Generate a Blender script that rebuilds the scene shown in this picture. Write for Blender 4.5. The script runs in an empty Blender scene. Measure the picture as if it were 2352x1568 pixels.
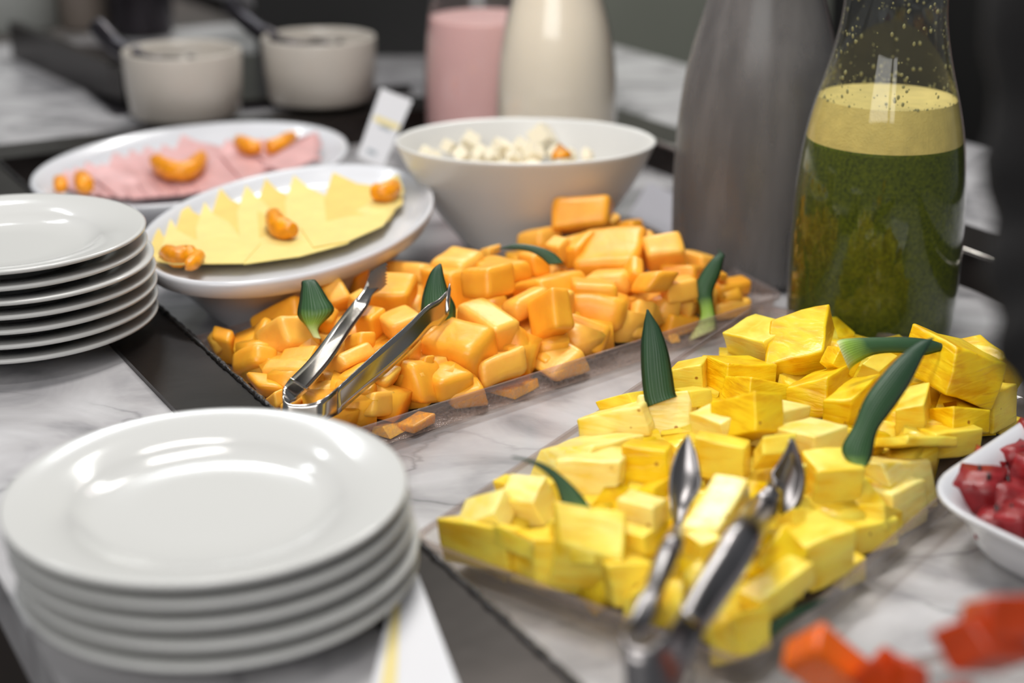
import bpy, bmesh, math, random
import numpy as np
from mathutils import Vector, Matrix, noise

# ------------------------------------------------------------------ camera, world, lights, exposure
sc = bpy.context.scene
C = sc.collection
FPX, PITCH, CAMH = 3600.0, math.radians(20.6), 0.34
cam_d = bpy.data.cameras.new('camera'); cam = bpy.data.objects.new('camera', cam_d); C.objects.link(cam)
cam.location = (0, 0, CAMH); cam.rotation_euler = (math.pi/2 - PITCH, 0, 0)
cam_d.sensor_width = 36; cam_d.lens = FPX/2352*36; cam_d.clip_start = .02
cam_d.dof.use_dof = True; cam_d.dof.focus_distance = 0.895; cam_d.dof.aperture_fstop = 3.7
sc.camera = cam
sc.view_settings.view_transform = 'Standard'; sc.view_settings.look = 'None'
sc.view_settings.gamma = 1; sc.view_settings.use_curve_mapping = False
sc.view_settings.exposure = 0.24

w = bpy.data.worlds.new('world'); sc.world = w; w.use_nodes = True
bg = w.node_tree.nodes['Background']; bg.inputs[0].default_value = (.86, .92, 1, 1); bg.inputs[1].default_value = .14

def area(name, loc, target, sx, sy, power, col=(1, .97, .93)):
    l = bpy.data.lights.new(name, 'AREA'); l.shape = 'RECTANGLE'; l.size = sx; l.size_y = sy; l.energy = power; l.color = col
    o = bpy.data.objects.new(name, l); C.objects.link(o); o.location = loc
    o.rotation_euler = (Vector(target) - Vector(loc)).to_track_quat('-Z', 'Y').to_euler()
    return o
area('buffet_lamp', (-.12, 1.0, 1.15), (0, .85, 0), .42, .12, 7.5)
area('buffet_lamp', (.05, .35, 1.25), (.0, .75, 0), .5, .2, 3.4)
area('front_fill', (-.6, -1.2, 1.3), (-.1, .75, 0), 1.8, 1.0, 23, (1, .98, .95))  # added fill from behind the camera, brightens plate edges and chunk fronts
area('ceiling_panel', (-1.6, 2.6, 2.3), (-.1, .9, 0), .5, .12, 7, (.93, .97, 1))
area('ceiling_panel', (-1.0, 3.6, 2.2), (-.1, .9, 0), .5, .10, 7, (.93, .97, 1))
area('wall_fill', (.3, 3.4, 2.6), (.6, 5.0, -.4), 1.2, .6, 110, (1, 1, .96))  # unseen light added to lift the back wall out of black
for i, (x, y) in enumerate([(.40, 3.0), (.62, 3.1), (.50, 3.3), (.78, 3.0), (.55, 2.7), (.72, 3.5)]):
    l = bpy.data.lights.new('downlight', 'POINT'); l.energy = 1.6; l.shadow_soft_size = .022; l.color = (1, .96, .9)
    o = bpy.data.objects.new('downlight', l); C.objects.link(o); o.location = (x, y, 2.05)

# ------------------------------------------------------------------ helpers
def D(x, y, d):
    """photo direction (x, y) -> world point at depth d along the view axis"""
    a = (x-1176)/FPX*d; b = (784-y)/FPX*d
    return Vector((a, d*math.cos(PITCH) + b*math.sin(PITCH), CAMH - d*math.sin(PITCH) + b*math.cos(PITCH)))
def U(x, y, z=0.0):
    p = D(x, y, 1.0) - Vector((0, 0, CAMH)); t = (z-CAMH)/p.z
    return Vector((0, 0, CAMH)) + p*t
def dep(p):
    return p.y*math.cos(PITCH) - (p.z-CAMH)*math.sin(PITCH)
def px_of(p):
    v = p - Vector((0, 0, CAMH)); d = dep(p); u = v.y*math.sin(PITCH) + v.z*math.cos(PITCH)
    return 1176+FPX*v.x/d, 784-FPX*u/d
AD = Vector((.5, -math.sqrt(3)/2, 0)); BD = Vector((math.sqrt(3)/2, .5, 0)); OO = Vector((-.14, .807, 0))
def fr(s, t, z): return OO + AD*s + BD*t + Vector((0, 0, z))
FLOOR = -.025

def s2l(c):
    r = []
    for v in c:
        v /= 255
        r.append(v/12.92 if v <= .04045 else ((v+.055)/1.055)**2.4)
    return (*r, 1)
def link(name, me, mat=None, parent=None):
    o = bpy.data.objects.new(name, me); C.objects.link(o)
    if mat:
        me.materials.clear(); me.materials.append(mat)
    if parent: o.parent = parent
    return o
def mesh(name, verts, faces, mat, parent=None, smooth=False):
    me = bpy.data.meshes.new(name); me.from_pydata([tuple(v) for v in verts], [], faces); me.update()
    bm = bmesh.new(); bm.from_mesh(me); bmesh.ops.recalc_face_normals(bm, faces=bm.faces); bm.to_mesh(me); bm.free()
    if smooth:
        for p in me.polygons: p.use_smooth = True
    return link(name, me, mat, parent)
def bmo(name, bm, mat, parent=None, smooth=False, recalc=True):
    if recalc: bmesh.ops.recalc_face_normals(bm, faces=bm.faces)
    me = bpy.data.meshes.new(name); bm.to_mesh(me); bm.free()
    if smooth:
        for p in me.polygons: p.use_smooth = True
    return link(name, me, mat, parent)
def tag(o, label=None, cat=None, group=None, kind=None):
    if label: o['label'] = label
    if cat: o['category'] = cat
    if group: o['group'] = group
    if kind: o['kind'] = kind
    return o
def empty(name, loc, label, cat, group=None, rot=(0, 0, 0)):
    o = bpy.data.objects.new(name, None); C.objects.link(o); o.location = loc; o.rotation_euler = rot
    o.empty_display_size = .01
    return tag(o, label, cat, group)
def hexa(bm, c):
    """c: 8 corners, index bits = x,y,z"""
    v = [bm.verts.new(p) for p in c]
    for f in ((0, 1, 3, 2), (4, 6, 7, 5), (0, 4, 5, 1), (2, 3, 7, 6), (0, 2, 6, 4), (1, 5, 7, 3)):
        bm.faces.new([v[i] for i in f])
    return v
def frbox(bm, s0, s1, t0, t1, z0, z1):
    hexa(bm, [fr((s0, s1)[i & 1], (t0, t1)[(i >> 1) & 1], (z0, z1)[i >> 2]) for i in range(8)])
def bevel(bm, w, seg=2, ang=.3):
    es = [e for e in bm.edges if len(e.link_faces) == 2 and e.calc_face_angle() > ang]
    bmesh.ops.bevel(bm, geom=es, offset=w, segments=seg, profile=.6, affect='EDGES', clamp_overlap=True)
def lathe(bm, prof, n=64, c=Vector((0, 0, 0)), ax=(1, 1), rot=0.0, close=True):
    rings = []
    for r, z in prof:
        if r < 1e-6: rings.append([bm.verts.new((c.x, c.y, c.z+z))]); continue
        ring = []
        for k in range(n):
            a = 2*math.pi*k/n; x = r*math.cos(a)*ax[0]; y = r*math.sin(a)*ax[1]
            ring.append(bm.verts.new((c.x + x*math.cos(rot)-y*math.sin(rot), c.y + x*math.sin(rot)+y*math.cos(rot), c.z+z)))
        rings.append(ring)
    for a, b in zip(rings, rings[1:]):
        for k in range(n):
            k2 = (k+1) % n
            if len(a) == 1 and len(b) == 1: break
            if len(a) == 1: bm.faces.new([a[0], b[k2], b[k]])
            elif len(b) == 1: bm.faces.new([a[k], a[k2], b[0]])
            else: bm.faces.new([a[k], a[k2], b[k2], b[k]])
    return rings
def tube(bm, pts, r, n=10):
    pts = [Vector(p) for p in pts]; rings = []
    for i, p in enumerate(pts):
        t = (pts[min(i+1, len(pts)-1)] - pts[max(i-1, 0)]).normalized()
        u = t.orthogonal().normalized() if abs(t.z) > .99 else t.cross(Vector((0, 0, 1))).normalized()
        v = t.cross(u); rr = r[i] if isinstance(r, (list, tuple)) else r
        rings.append([bm.verts.new(p + (u*math.cos(a)+v*math.sin(a))*rr) for a in [2*math.pi*k/n for k in range(n)]])
    for a, b in zip(rings, rings[1:]):
        for k in range(n): bm.faces.new([a[k], a[(k+1) % n], b[(k+1) % n], b[k]])
    bm.faces.new(rings[0]); bm.faces.new(rings[-1])
def catmull(P, m=5):
    P = [np.array(p, float) for p in P]; out = []
    for i in range(len(P)-1):
        p0, p1, p2, p3 = P[max(i-1, 0)], P[i], P[i+1], P[min(i+2, len(P)-1)]
        for k in range(m):
            t = k/m
            out.append(.5*((2*p1)+(-p0+p2)*t+(2*p0-5*p1+4*p2-p3)*t*t+(-p0+3*p1-3*p2+p3)*t**3))
    out.append(P[-1]); return out

# ------------------------------------------------------------------ materials
def newmat(name):
    m = bpy.data.materials.new(name); m.use_nodes = True; nt = m.node_tree
    return m, nt, nt.nodes['Principled BSDF'], nt.nodes['Material Output']
def N(nt, t, **kw):
    n = nt.nodes.new(t)
    for k, v in kw.items():
        if k in n.inputs: n.inputs[k].default_value = v
        else: setattr(n, k, v)
    return n
def coords(nt, kind='Object'):
    return nt.nodes.new('ShaderNodeTexCoord').outputs[kind]
def ramp(nt, fac, stops):
    r = nt.nodes.new('ShaderNodeValToRGB'); e = r.color_ramp.elements
    while len(e) < len(stops): e.new(.5)
    for el, (p, c) in zip(e, stops): el.position = p; el.color = c
    nt.links.new(fac, r.inputs[0]); return r.outputs[0]
def plain(name, col, rough=.5, metal=0, spec=.5, coat=0, vary=0, vscale=40, bump=0, bscale=200, sss=0, sssr=(1, .5, .2), ssc=.004):
    m, nt, b, out = newmat(name)
    b.inputs['Roughness'].default_value = rough; b.inputs['Metallic'].default_value = metal
    b.inputs['Specular IOR Level'].default_value = spec; b.inputs['Coat Weight'].default_value = coat; b.inputs['Coat Roughness'].default_value = .05
    c = s2l(col); b.inputs['Base Color'].default_value = c
    co = coords(nt)
    if vary:
        nz = N(nt, 'ShaderNodeTexNoise', Scale=vscale, Detail=4.0); nt.links.new(co, nz.inputs['Vector'])
        lo = tuple(v*(1-vary) for v in c[:3])+(1,); hi = tuple(min(1, v*(1+vary)) for v in c[:3])+(1,)
        nt.links.new(ramp(nt, nz.outputs[0], [(.3, lo), (.7, hi)]), b.inputs['Base Color'])
    if bump:
        nz = N(nt, 'ShaderNodeTexNoise', Scale=bscale, Detail=5.0); nt.links.new(co, nz.inputs['Vector'])
        bp = N(nt, 'ShaderNodeBump', Strength=bump, Distance=.001); nt.links.new(nz.outputs[0], bp.inputs['Height']); nt.links.new(bp.outputs[0], b.inputs['Normal'])
    if sss:
        b.inputs['Subsurface Weight'].default_value = sss; b.inputs['Subsurface Radius'].default_value = sssr; b.inputs['Subsurface Scale'].default_value = ssc
    return m

M = {}
M['china'] = plain('white_glazed_china', (196, 196, 194), .12, spec=.35)
M['china_grey'] = plain('cream_glazed_china', (186, 179, 170), .25)
M['bowl'] = plain('matt_white_china', (212, 211, 208), .3)
M['melamine'] = plain('white_melamine', (214, 215, 220), .22, coat=.2)
M['steel_dark'] = plain('worn_dark_steel', (54, 49, 47), .3, metal=.9, vary=.25, vscale=18, bump=.15, bscale=60)
M['steel_bead'] = plain('weld_bead_steel', (70, 68, 68), .25, metal=.9, vary=.4, vscale=300, bump=1.0, bscale=500)
M['steel'] = plain('polished_steel', (190, 184, 178), .18, metal=1)
M['steel_mid'] = plain('dull_steel', (150, 146, 146), .28, metal=1)
M['steel_black'] = plain('dark_tarnished_steel', (60, 56, 60), .3, metal=.8)
M['black'] = plain('black_plastic', (14, 14, 14), .5)
M['wall'] = plain('grey_green_wall', (98, 100, 92), .9, vary=.1, vscale=2)
M['floor'] = plain('dark_brown_floor', (52, 44, 40), .7, vary=.2, vscale=3)
M['wood'] = plain('reddish_brown_wood', (120, 52, 22), .5, vary=.2, vscale=6)
M['cloth'] = plain('dark_cloth', (9, 7, 8), .95, bump=.5, bscale=300)
M['paper'] = plain('white_card', (212, 212, 216), .6)
M['ink_yellow'] = plain('yellow_print', (222, 205, 140), .6)
M['ink_grey'] = plain('grey_print', (150, 158, 165), .6)
M['melon'] = plain('melon_flesh', (255, 172, 48), .36, vary=.13, vscale=55, bump=.2, bscale=260, sss=.35, sssr=(1, .45, .1), ssc=.006)
M['melon2'] = plain('melon_flesh_pale', (255, 184, 74), .36, vary=.12, vscale=70, bump=.25, bscale=260, sss=.35, sssr=(1, .45, .1), ssc=.006)
M['cheese'] = plain('yellow_cheese', (230, 206, 124), .45, vary=.05, vscale=60, sss=.2, sssr=(1, .8, .3))
M['cheese2'] = plain('yellow_cheese_deeper', (222, 192, 98), .45, vary=.05, vscale=60, sss=.2, sssr=(1, .8, .3))
M['feta'] = plain('white_cheese', (238, 228, 204), .5, sss=.2, sssr=(1, .8, .5))
M['mandarin'] = plain('mandarin_flesh', (236, 148, 8), .3, vary=.25, vscale=180, bump=.4, bscale=400, sss=.2, sssr=(1, .4, .1))
M['watermelon'] = plain('watermelon_flesh', (142, 34, 38), .3, vary=.3, vscale=90, bump=.6, bscale=300, sss=.25, sssr=(1, .2, .1))
M['seed'] = plain('dark_melon_seed', (40, 16, 16), .3)
M['papaya'] = plain('papaya_flesh', (232, 104, 16), .25, vary=.2, vscale=50, bump=.3, bscale=150, sss=.25, sssr=(1, .3, .1))
M['papaya_deep'] = plain('deep_red_papaya', (198, 66, 18), .25, vary=.2, vscale=50, bump=.3, bscale=150, sss=.2, sssr=(1, .3, .1))
M['pink_milk'] = plain('pink_yogurt_drink', (226, 178, 178), .3, sss=.2, sssr=(1, .7, .6))
M['cream_milk'] = plain('cream_yogurt_drink', (244, 228, 212), .3, sss=.2, sssr=(1, .9, .7))

def ham_mat():
    m = plain('cooked_ham', (206, 156, 154), .35, vary=.12, vscale=35, sss=.2, sssr=(1, .5, .4)); return m
M['ham'] = ham_mat()
M['ham_rind'] = plain('ham_rind', (190, 120, 70), .4)

def pineapple(name, light, gold, fib=1.0):
    m, nt, b, out = newmat(name); co = coords(nt)
    mp = N(nt, 'ShaderNodeMapping'); mp.inputs['Scale'].default_value = (30, 30, 170); mp.inputs['Rotation'].default_value = (.5, .7, 0)
    nt.links.new(co, mp.inputs[0])
    n1 = N(nt, 'ShaderNodeTexNoise', Scale=1.6, Detail=5.0, Distortion=.6); nt.links.new(mp.outputs[0], n1.inputs['Vector'])
    n2 = N(nt, 'ShaderNodeTexNoise', Scale=55.0, Detail=2.0); nt.links.new(co, n2.inputs['Vector'])
    mx = N(nt, 'ShaderNodeMath', operation='ADD'); nt.links.new(n1.outputs[0], mx.inputs[0]); nt.links.new(n2.outputs[0], mx.inputs[1])
    h = N(nt, 'ShaderNodeMath', operation='MULTIPLY'); h.inputs[1].default_value = .5; nt.links.new(mx.outputs[0], h.inputs[0])
    col = ramp(nt, h.outputs[0], [(.36, s2l(gold)), (.5, s2l(light)), (.64, s2l(tuple(min(255, v+14) for v in light)))])
    # brown eye specks
    v = N(nt, 'ShaderNodeTexVoronoi', Scale=95.0, Randomness=1.0); nt.links.new(co, v.inputs['Vector'])
    sp = ramp(nt, v.outputs['Distance'], [(.07, (1, 1, 1, 1)), (.13, (0, 0, 0, 1))])
    n3 = N(nt, 'ShaderNodeTexNoise', Scale=38.0); nt.links.new(co, n3.inputs['Vector'])
    gate = ramp(nt, n3.outputs[0], [(.60, (0, 0, 0, 1)), (.64, (1, 1, 1, 1))])
    g = N(nt, 'ShaderNodeMath', operation='MULTIPLY'); nt.links.new(sp, g.inputs[0]); nt.links.new(gate, g.inputs[1])
    mix = N(nt, 'ShaderNodeMix', data_type='RGBA'); nt.links.new(g.outputs[0], mix.inputs['Factor']); nt.links.new(col, mix.inputs[6]); mix.inputs[7].default_value = s2l((176, 118, 24))
    nt.links.new(mix.outputs[2], b.inputs['Base Color'])
    bp = N(nt, 'ShaderNodeBump', Strength=.6*fib, Distance=.002); nt.links.new(h.outputs[0], bp.inputs['Height']); nt.links.new(bp.outputs[0], b.inputs['Normal'])
    b.inputs['Roughness'].default_value = .3
    b.inputs['Subsurface Weight'].default_value = .3; b.inputs['Subsurface Radius'].default_value = (1, .75, .1); b.inputs['Subsurface Scale'].default_value = .006
    return m
M['pine_l'] = pineapple('pineapple_pale', (252, 228, 136), (246, 212, 70))
M['pine_m'] = pineapple('pineapple_mid', (250, 218, 76), (240, 194, 14))
M['pine_g'] = pineapple('pineapple_golden', (248, 206, 24), (230, 172, 0), 1.6)

def leafmat():
    m, nt, b, out = newmat('pineapple_crown_leaf')
    a = N(nt, 'ShaderNodeAttribute', attribute_name='along')
    nz = N(nt, 'ShaderNodeTexNoise', Scale=60.0, Detail=3.0); nt.links.new(coords(nt), nz.inputs['Vector'])
    ad = N(nt, 'ShaderNodeMath', operation='MULTIPLY_ADD'); nt.links.new(nz.outputs[0], ad.inputs[0]); ad.inputs[1].default_value = .25; 
    sb = N(nt, 'ShaderNodeMath', operation='SUBTRACT'); nt.links.new(a.outputs['Fac'], sb.inputs[0]); sb.inputs[1].default_value = .125
    nt.links.new(sb.outputs[0], ad.inputs[2])
    col = ramp(nt, ad.outputs[0], [(0, s2l((208, 212, 150))), (.2, s2l((140, 176, 70))), (.38, s2l((58, 92, 56))), (1, s2l((38, 64, 50)))])
    nt.links.new(col, b.inputs['Base Color']); b.inputs['Roughness'].default_value = .38; b.inputs['Specular IOR Level'].default_value = .35
    # fine lengthwise veins
    at = N(nt, 'ShaderNodeAttribute', attribute_name='across')
    ml = N(nt, 'ShaderNodeMath', operation='MULTIPLY'); ml.inputs[1].default_value = 70; nt.links.new(at.outputs['Fac'], ml.inputs[0])
    sn = N(nt, 'ShaderNodeMath', operation='SINE'); nt.links.new(ml.outputs[0], sn.inputs[0])
    bp = N(nt, 'ShaderNodeBump', Strength=.25, Distance=.0006); nt.links.new(sn.outputs[0], bp.inputs['Height']); nt.links.new(bp.outputs[0], b.inputs['Normal'])
    return m
M['leaf'] = leafmat()

def marble():
    m, nt, b, out = newmat('white_veined_marble'); co = coords(nt)
    mp = N(nt, 'ShaderNodeMapping'); nt.links.new(co, mp.inputs[0]); mp.inputs['Rotation'].default_value = (0, 0, .4); mp.inputs['Scale'].default_value = (1, 1.5, 1)
    n0 = N(nt, 'ShaderNodeTexNoise', Scale=4.0, Detail=6.0); nt.links.new(mp.outputs[0], n0.inputs['Vector'])
    mxv = N(nt, 'ShaderNodeVectorMath', operation='MULTIPLY_ADD'); nt.links.new(n0.outputs[1], mxv.inputs[0]); mxv.inputs[1].default_value = (.3, .3, .3); nt.links.new(mp.outputs[0], mxv.inputs[2])
    v = N(nt, 'ShaderNodeTexVoronoi', Scale=7.0, feature='DISTANCE_TO_EDGE'); nt.links.new(mxv.outputs[0], v.inputs['Vector'])
    vein = ramp(nt, v.outputs['Distance'], [(0, (1, 1, 1, 1)), (.02, (.35, .35, .35, 1)), (.10, (0, 0, 0, 1))])
    n1 = N(nt, 'ShaderNodeTexNoise', Scale=9.0, Detail=9.0, Distortion=1.2); nt.links.new(mp.outputs[0], n1.inputs['Vector'])
    base = ramp(nt, n1.outputs[0], [(.32, s2l((132, 131, 134))), (.5, s2l((178, 176, 178))), (.7, s2l((198, 197, 199)))])
    n2 = N(nt, 'ShaderNodeTexNoise', Scale=5.0, Detail=2.0); nt.links.new(co, n2.inputs['Vector'])
    g = N(nt, 'ShaderNodeMath', operation='MULTIPLY'); nt.links.new(vein, g.inputs[0]); nt.links.new(ramp(nt, n2.outputs[0], [(.4, (0, 0, 0, 1)), (.6, (.75, .75, .75, 1))]), g.inputs[1])
    mix = N(nt, 'ShaderNodeMix', data_type='RGBA'); nt.links.new(g.outputs[0], mix.inputs['Factor']); nt.links.new(base, mix.inputs[6]); mix.inputs[7].default_value = s2l((84, 84, 88))
    nt.links.new(mix.outputs[2], b.inputs['Base Color']); b.inputs['Roughness'].default_value = .22
    return m
M['marble'] = marble()

def clear(name, tint=(.93, .9, .88), gl=1.0, rough=.03, fog=0.0, fogcol=(.7, .7, .7), fogscale=None, ior=1.49, bumpy=0):
    m, nt, b, out = newmat(name); nt.nodes.remove(b)
    tr = N(nt, 'ShaderNodeBsdfTransparent'); tr.inputs[0].default_value = (*tint, 1)
    gs = N(nt, 'ShaderNodeBsdfGlossy'); gs.inputs['Roughness'].default_value = rough; gs.inputs[0].default_value = (gl, gl, gl, 1)
    lw = N(nt, 'ShaderNodeLayerWeight', Blend=.5)
    pw = N(nt, 'ShaderNodeMath', operation='POWER'); pw.inputs[1].default_value = 5; nt.links.new(lw.outputs['Facing'], pw.inputs[0])
    fz = N(nt, 'ShaderNodeMath', operation='MULTIPLY_ADD'); fz.inputs[1].default_value = .9; fz.inputs[2].default_value = ((ior-1)/(ior+1))**2; nt.links.new(pw.outputs[0], fz.inputs[0])
    mx = N(nt, 'ShaderNodeMixShader'); nt.links.new(fz.outputs[0], mx.inputs[0]); nt.links.new(tr.outputs[0], mx.inputs[1]); nt.links.new(gs.outputs[0], mx.inputs[2])
    last = mx
    co = coords(nt)
    if bumpy:
        v = N(nt, 'ShaderNodeTexVoronoi', Scale=bumpy); nt.links.new(co, v.inputs['Vector'])
        bp = N(nt, 'ShaderNodeBump', Strength=.8, Distance=.0008); nt.links.new(v.outputs['Distance'], bp.inputs['Height']); nt.links.new(bp.outputs[0], gs.inputs['Normal'])
    if fog:
        df = N(nt, 'ShaderNodeBsdfDiffuse'); df.inputs[0].default_value = (*fogcol, 1)
        m2 = N(nt, 'ShaderNodeMixShader'); m2.inputs[0].default_value = fog
        if fogscale:
            n = N(nt, 'ShaderNodeTexNoise', Scale=fogscale[0], Detail=3.0)
            mp = N(nt, 'ShaderNodeMapping'); mp.inputs['Scale'].default_value = fogscale[1]; nt.links.new(co, mp.inputs[0]); nt.links.new(mp.outputs[0], n.inputs['Vector'])
            nt.links.new(ramp(nt, n.outputs[0], [(.35, (fog*fogscale[2],)*3+(1,)), (.65, (fog,)*3+(1,))]), m2.inputs[0])
        nt.links.new(last.outputs[0], m2.inputs[1]); nt.links.new(df.outputs[0], m2.inputs[2]); last = m2
    nt.links.new(last.outputs[0], out.inputs[0]); return m
M['acrylic'] = clear('clear_acrylic', (.96, .945, .93), fog=.03, fogcol=(.6, .52, .5))
M['acrylic_edge'] = clear('acrylic_rim_edge', (.84, .79, .77), fog=.14, fogcol=(.55, .47, .45), rough=.08)
M['wet_acrylic'] = clear('condensation_on_acrylic', (.93, .9, .88), fog=.34, fogcol=(.55, .45, .42), rough=.1, bumpy=900, fogscale=(420, (1, 1, 1), .1))
M['glass'] = clear('bottle_glass', (.97, .98, .97), fog=.006, ior=1.32)
M['frost'] = clear('fogged_bottle_glass', (.72, .72, .72), fog=.66, fogcol=(.21, .2, .2), rough=.25, fogscale=(30, (2, 2, .35), .62))

def juice():
    m, nt, b, out = newmat('green_juice'); co = coords(nt)
    n = N(nt, 'ShaderNodeTexNoise', Scale=420.0, Detail=3.0); nt.links.new(co, n.inputs['Vector'])
    nt.links.new(ramp(nt, n.outputs[0], [(.3, s2l((50, 60, 2))), (.7, s2l((84, 92, 4)))]), b.inputs['Base Color']); b.inputs['Specular IOR Level'].default_value = .05
    b.inputs['Roughness'].default_value = .35; return m
M['juice'] = juice()
M['foam'] = plain('pale_green_foam', (204, 182, 104), .7, vary=.1, vscale=120, bump=.5, bscale=700)

# ------------------------------------------------------------------ setting
bm = bmesh.new(); frbox(bm, -2.6, 1.0, -.173, -.045, -.03, 0); bevel(bm, .003)
tag(bmo('trim_1', bm, M['marble']), 'white grey-veined marble counter strip left of the cold well, under the plate stacks', kind='structure')
bm = bmesh.new(); frbox(bm, -.66, 1.0, -.05, .60, FLOOR-.02, FLOOR)
tag(bmo('trim_2', bm, M['marble']), 'white marble floor of the sunken cold well under the trays and bottles', kind='structure')
bm = bmesh.new(); frbox(bm, -2.6, 1.0, .59, .80, -.03, 0); bevel(bm, .003)
tag(bmo('trim_3', bm, M['marble']), 'grey marble counter beyond the green juice bottle', kind='structure')
bm = bmesh.new(); frbox(bm, -1.25, -.685, -.05, .595, -.03, 0)
tag(bmo('trim_4', bm, M['marble']), 'grey marble counter at the back, under the two mugs', kind='structure')
# cabinet body under the counter
bm = bmesh.new(); frbox(bm, -2.58, 1.0, -.15, .78, -.9, -.05)
tag(bmo('trim_5', bm, M['floor']), 'dark brown cabinet body carrying the marble counter', kind='structure')
mesh('floor', [(-6, -2, -.95), (6, -2, -.95), (6, 8, -.95), (-6, 8, -.95)], [(0, 1, 2, 3)], M['floor'])['kind'] = 'structure'
bm = bmesh.new()
hexa(bm, [((-6, 6)[i & 1], (5.0, 5.1)[(i >> 1) & 1], (-.95, 3)[i >> 2]) for i in range(8)])
bmo('wall_back', bm, M['wall'])['kind'] = 'structure'

# steel frame round the well: strips are parts of one frame
frame = empty('steel_frame', fr(0, -.02, 0), 'dark worn steel frame edging the sunken well, with a rough bead along its inner edge', 'frame')
def keep(o, par):
    o.parent = par; o.matrix_parent_inverse = Matrix.LocRotScale(par.location, par.rotation_euler, None).inverted(); return o
def strip(s0, s1, t0, t1, name='rail'):
    bm = bmesh.new(); frbox(bm, s0, s1, t0, t1, -.004, .0035); bevel(bm, .0012); return keep(bmo(name, bm, M['steel_dark']), frame)
strip(-.685, 1.0, -.047, -.0005); strip(-.685, 1.0, .545, .592); strip(-.685, -.63, -.0004, .544)
bm = bmesh.new()
frbox(bm, -.63, 1.0, -.004, -.0005, FLOOR, -.004); frbox(bm, -.63, 1.0, .545, .548, FLOOR, -.004); frbox(bm, -.634, -.63, 0, .545, FLOOR, -.004)
keep(bmo('well_wall', bm, M['steel_dark']), frame)
rnd = random.Random(5)
bm = bmesh.new()
pts = [fr(-.63+i*.0028, -.0012+rnd.uniform(-.0004, .0004), .0036) for i in range(580)]
tube(bm, pts, [rnd.uniform(.0014, .0024) for _ in pts], 8)
keep(bmo('bead', bm, M['steel_bead'], smooth=True), frame)
bm = bmesh.new(); tube(bm, [fr(-.63+i*.05, .5435, .003) for i in range(33)], .0018, 8)
keep(bmo('bead', bm, M['steel'], smooth=True), frame)

# ------------------------------------------------------------------ plates
def plate_bm():
    bm = bmesh.new()
    lathe(bm, [(0, .0035), (.040, .0035), (.0425, 0), (.0455, 0), (.047, .0035), (.058, .0085), (.072, .0118), (.081, .0137), (.0838, .0150), (.0842, .0162),
               (.0834, .0171), (.0815, .0170), (.071, .0152), (.060, .0128), (.0565, .0108), (.052, .0078), (.046, .0066), (.03, .0062), (0, .006)], 96)
    return bm
me_plate = None
def stack(cx, cy, n, dz, offs, labels, group):
    global me_plate
    for i in range(n):
        if me_plate is None:
            o = bmo('side_plate', plate_bm(), M['china'], smooth=True); me_plate = o.data
        else:
            o = bpy.data.objects.new('side_plate', me_plate); C.objects.link(o)
        o.location = (cx+offs[i][0], cy+offs[i][1], dz*i + offs[i][2])
        o.rotation_euler = (offs[i][3], offs[i][4], i*.7)
        tag(o, labels[i], 'plate', group)
c = U(476, 1117, .051)
stack(c.x, c.y, 5, .0086, [(.004, -.002, 0, 0, 0), (.0045, -.001, 0, 0, 0), (.002, 0, 0, 0, 0), (.001, 0, 0, 0, 0), (0, 0, 0, 0, 0)],
      ['white side plate at the very bottom of the large near stack, resting on the marble', 'white side plate second from the bottom of the near stack', 'white side plate in the middle of the near five-plate stack',
       'white side plate just under the top one of the near stack', 'empty white side plate on top of the near stack, fully visible'], 'near stack of white side plates')
c = U(8, 527, .070)
stack(c.x, c.y, 7, .0088, [(.0035, 0, 0, 0, 0), (.004, 0, 0, 0, 0), (.0042, 0, 0, 0, 0), (.0042, 0, 0, 0, 0), (.0038, -.001, 0, 0, 0), (.0002, 0, -.0008, 0, 0), (0, 0, .0, 0, 0)],
      ['white side plate at the very bottom of the far stack, next to the steel strip', 'white side plate second from the bottom of the far stack', 'white side plate third from the bottom of the far stack',
       'white side plate fourth from the bottom of the far seven-plate stack', 'white side plate third from the top of the far stack, jutting out to the right', 'white side plate just under the top one of the far stack, shadowed',
       'white side plate on top of the far stack with bright lamp reflections'], 'far stack of white side plates')

# ------------------------------------------------------------------ trays
def rquad(Q, rad, n=6):
    """rounded outline of a quad Q (4 xy points, in order)"""
    out = []
    for i in range(4):
        p, a, b = Q[i], Q[i-1], Q[(i+1) % 4]
        u = (a-p).normalized(); v = (b-p).normalized()
        for k in range(n+1):
            t = k/n
            out.append(p + u*rad*(1-t)**2 + v*rad*t*t)
    return out
def tray(name, Q, z0, z1, label):
    cen = sum(Q, Vector((0, 0)))/4
    def ins(d): return [p + (cen-p).normalized()*d*1.3 for p in Q]
    loops = [(ins(.0065), z0, .009), (ins(.0055), z0+.0012, .010), (ins(.0018), z1-.0035, .012), (ins(0), z1-.0026, .013), (ins(0), z1, .013)]
    inner = [(ins(.0030), z1, .010), (ins(.0036), z1-.003, .010), (ins(.0072), z0+.0028, .008), (ins(.0085), z0+.0014, .007)]
    root = empty(name, (cen.x, cen.y, z0), label, 'tray', 'clear fruit trays')
    def build(ls, cap0=False, cap1=False):
        bm = bmesh.new(); R = []
        for q, z, r in ls: R.append([bm.verts.new((p.x, p.y, z)) for p in rquad(q, r)])
        for a, b in zip(R, R[1:]):
            for k in range(len(a)): bm.faces.new([a[k], a[(k+1) % len(a)], b[(k+1) % len(a)], b[k]])
        if cap0: bm.faces.new(R[0])
        if cap1: bm.faces.new(R[-1])
        return bm
    keep(bmo('tray_body', build(loops[:3], cap0=True), M['acrylic'], smooth=False), root)
    keep(bmo('tray_liner', build(inner[1:], cap1=True), M['wet_acrylic'] if 'melon' in name else M['acrylic'], smooth=False), root)
    keep(bmo('rim', build(loops[2:]+inner[:2]), M['acrylic_edge'], smooth=False), root)
    return root
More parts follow.
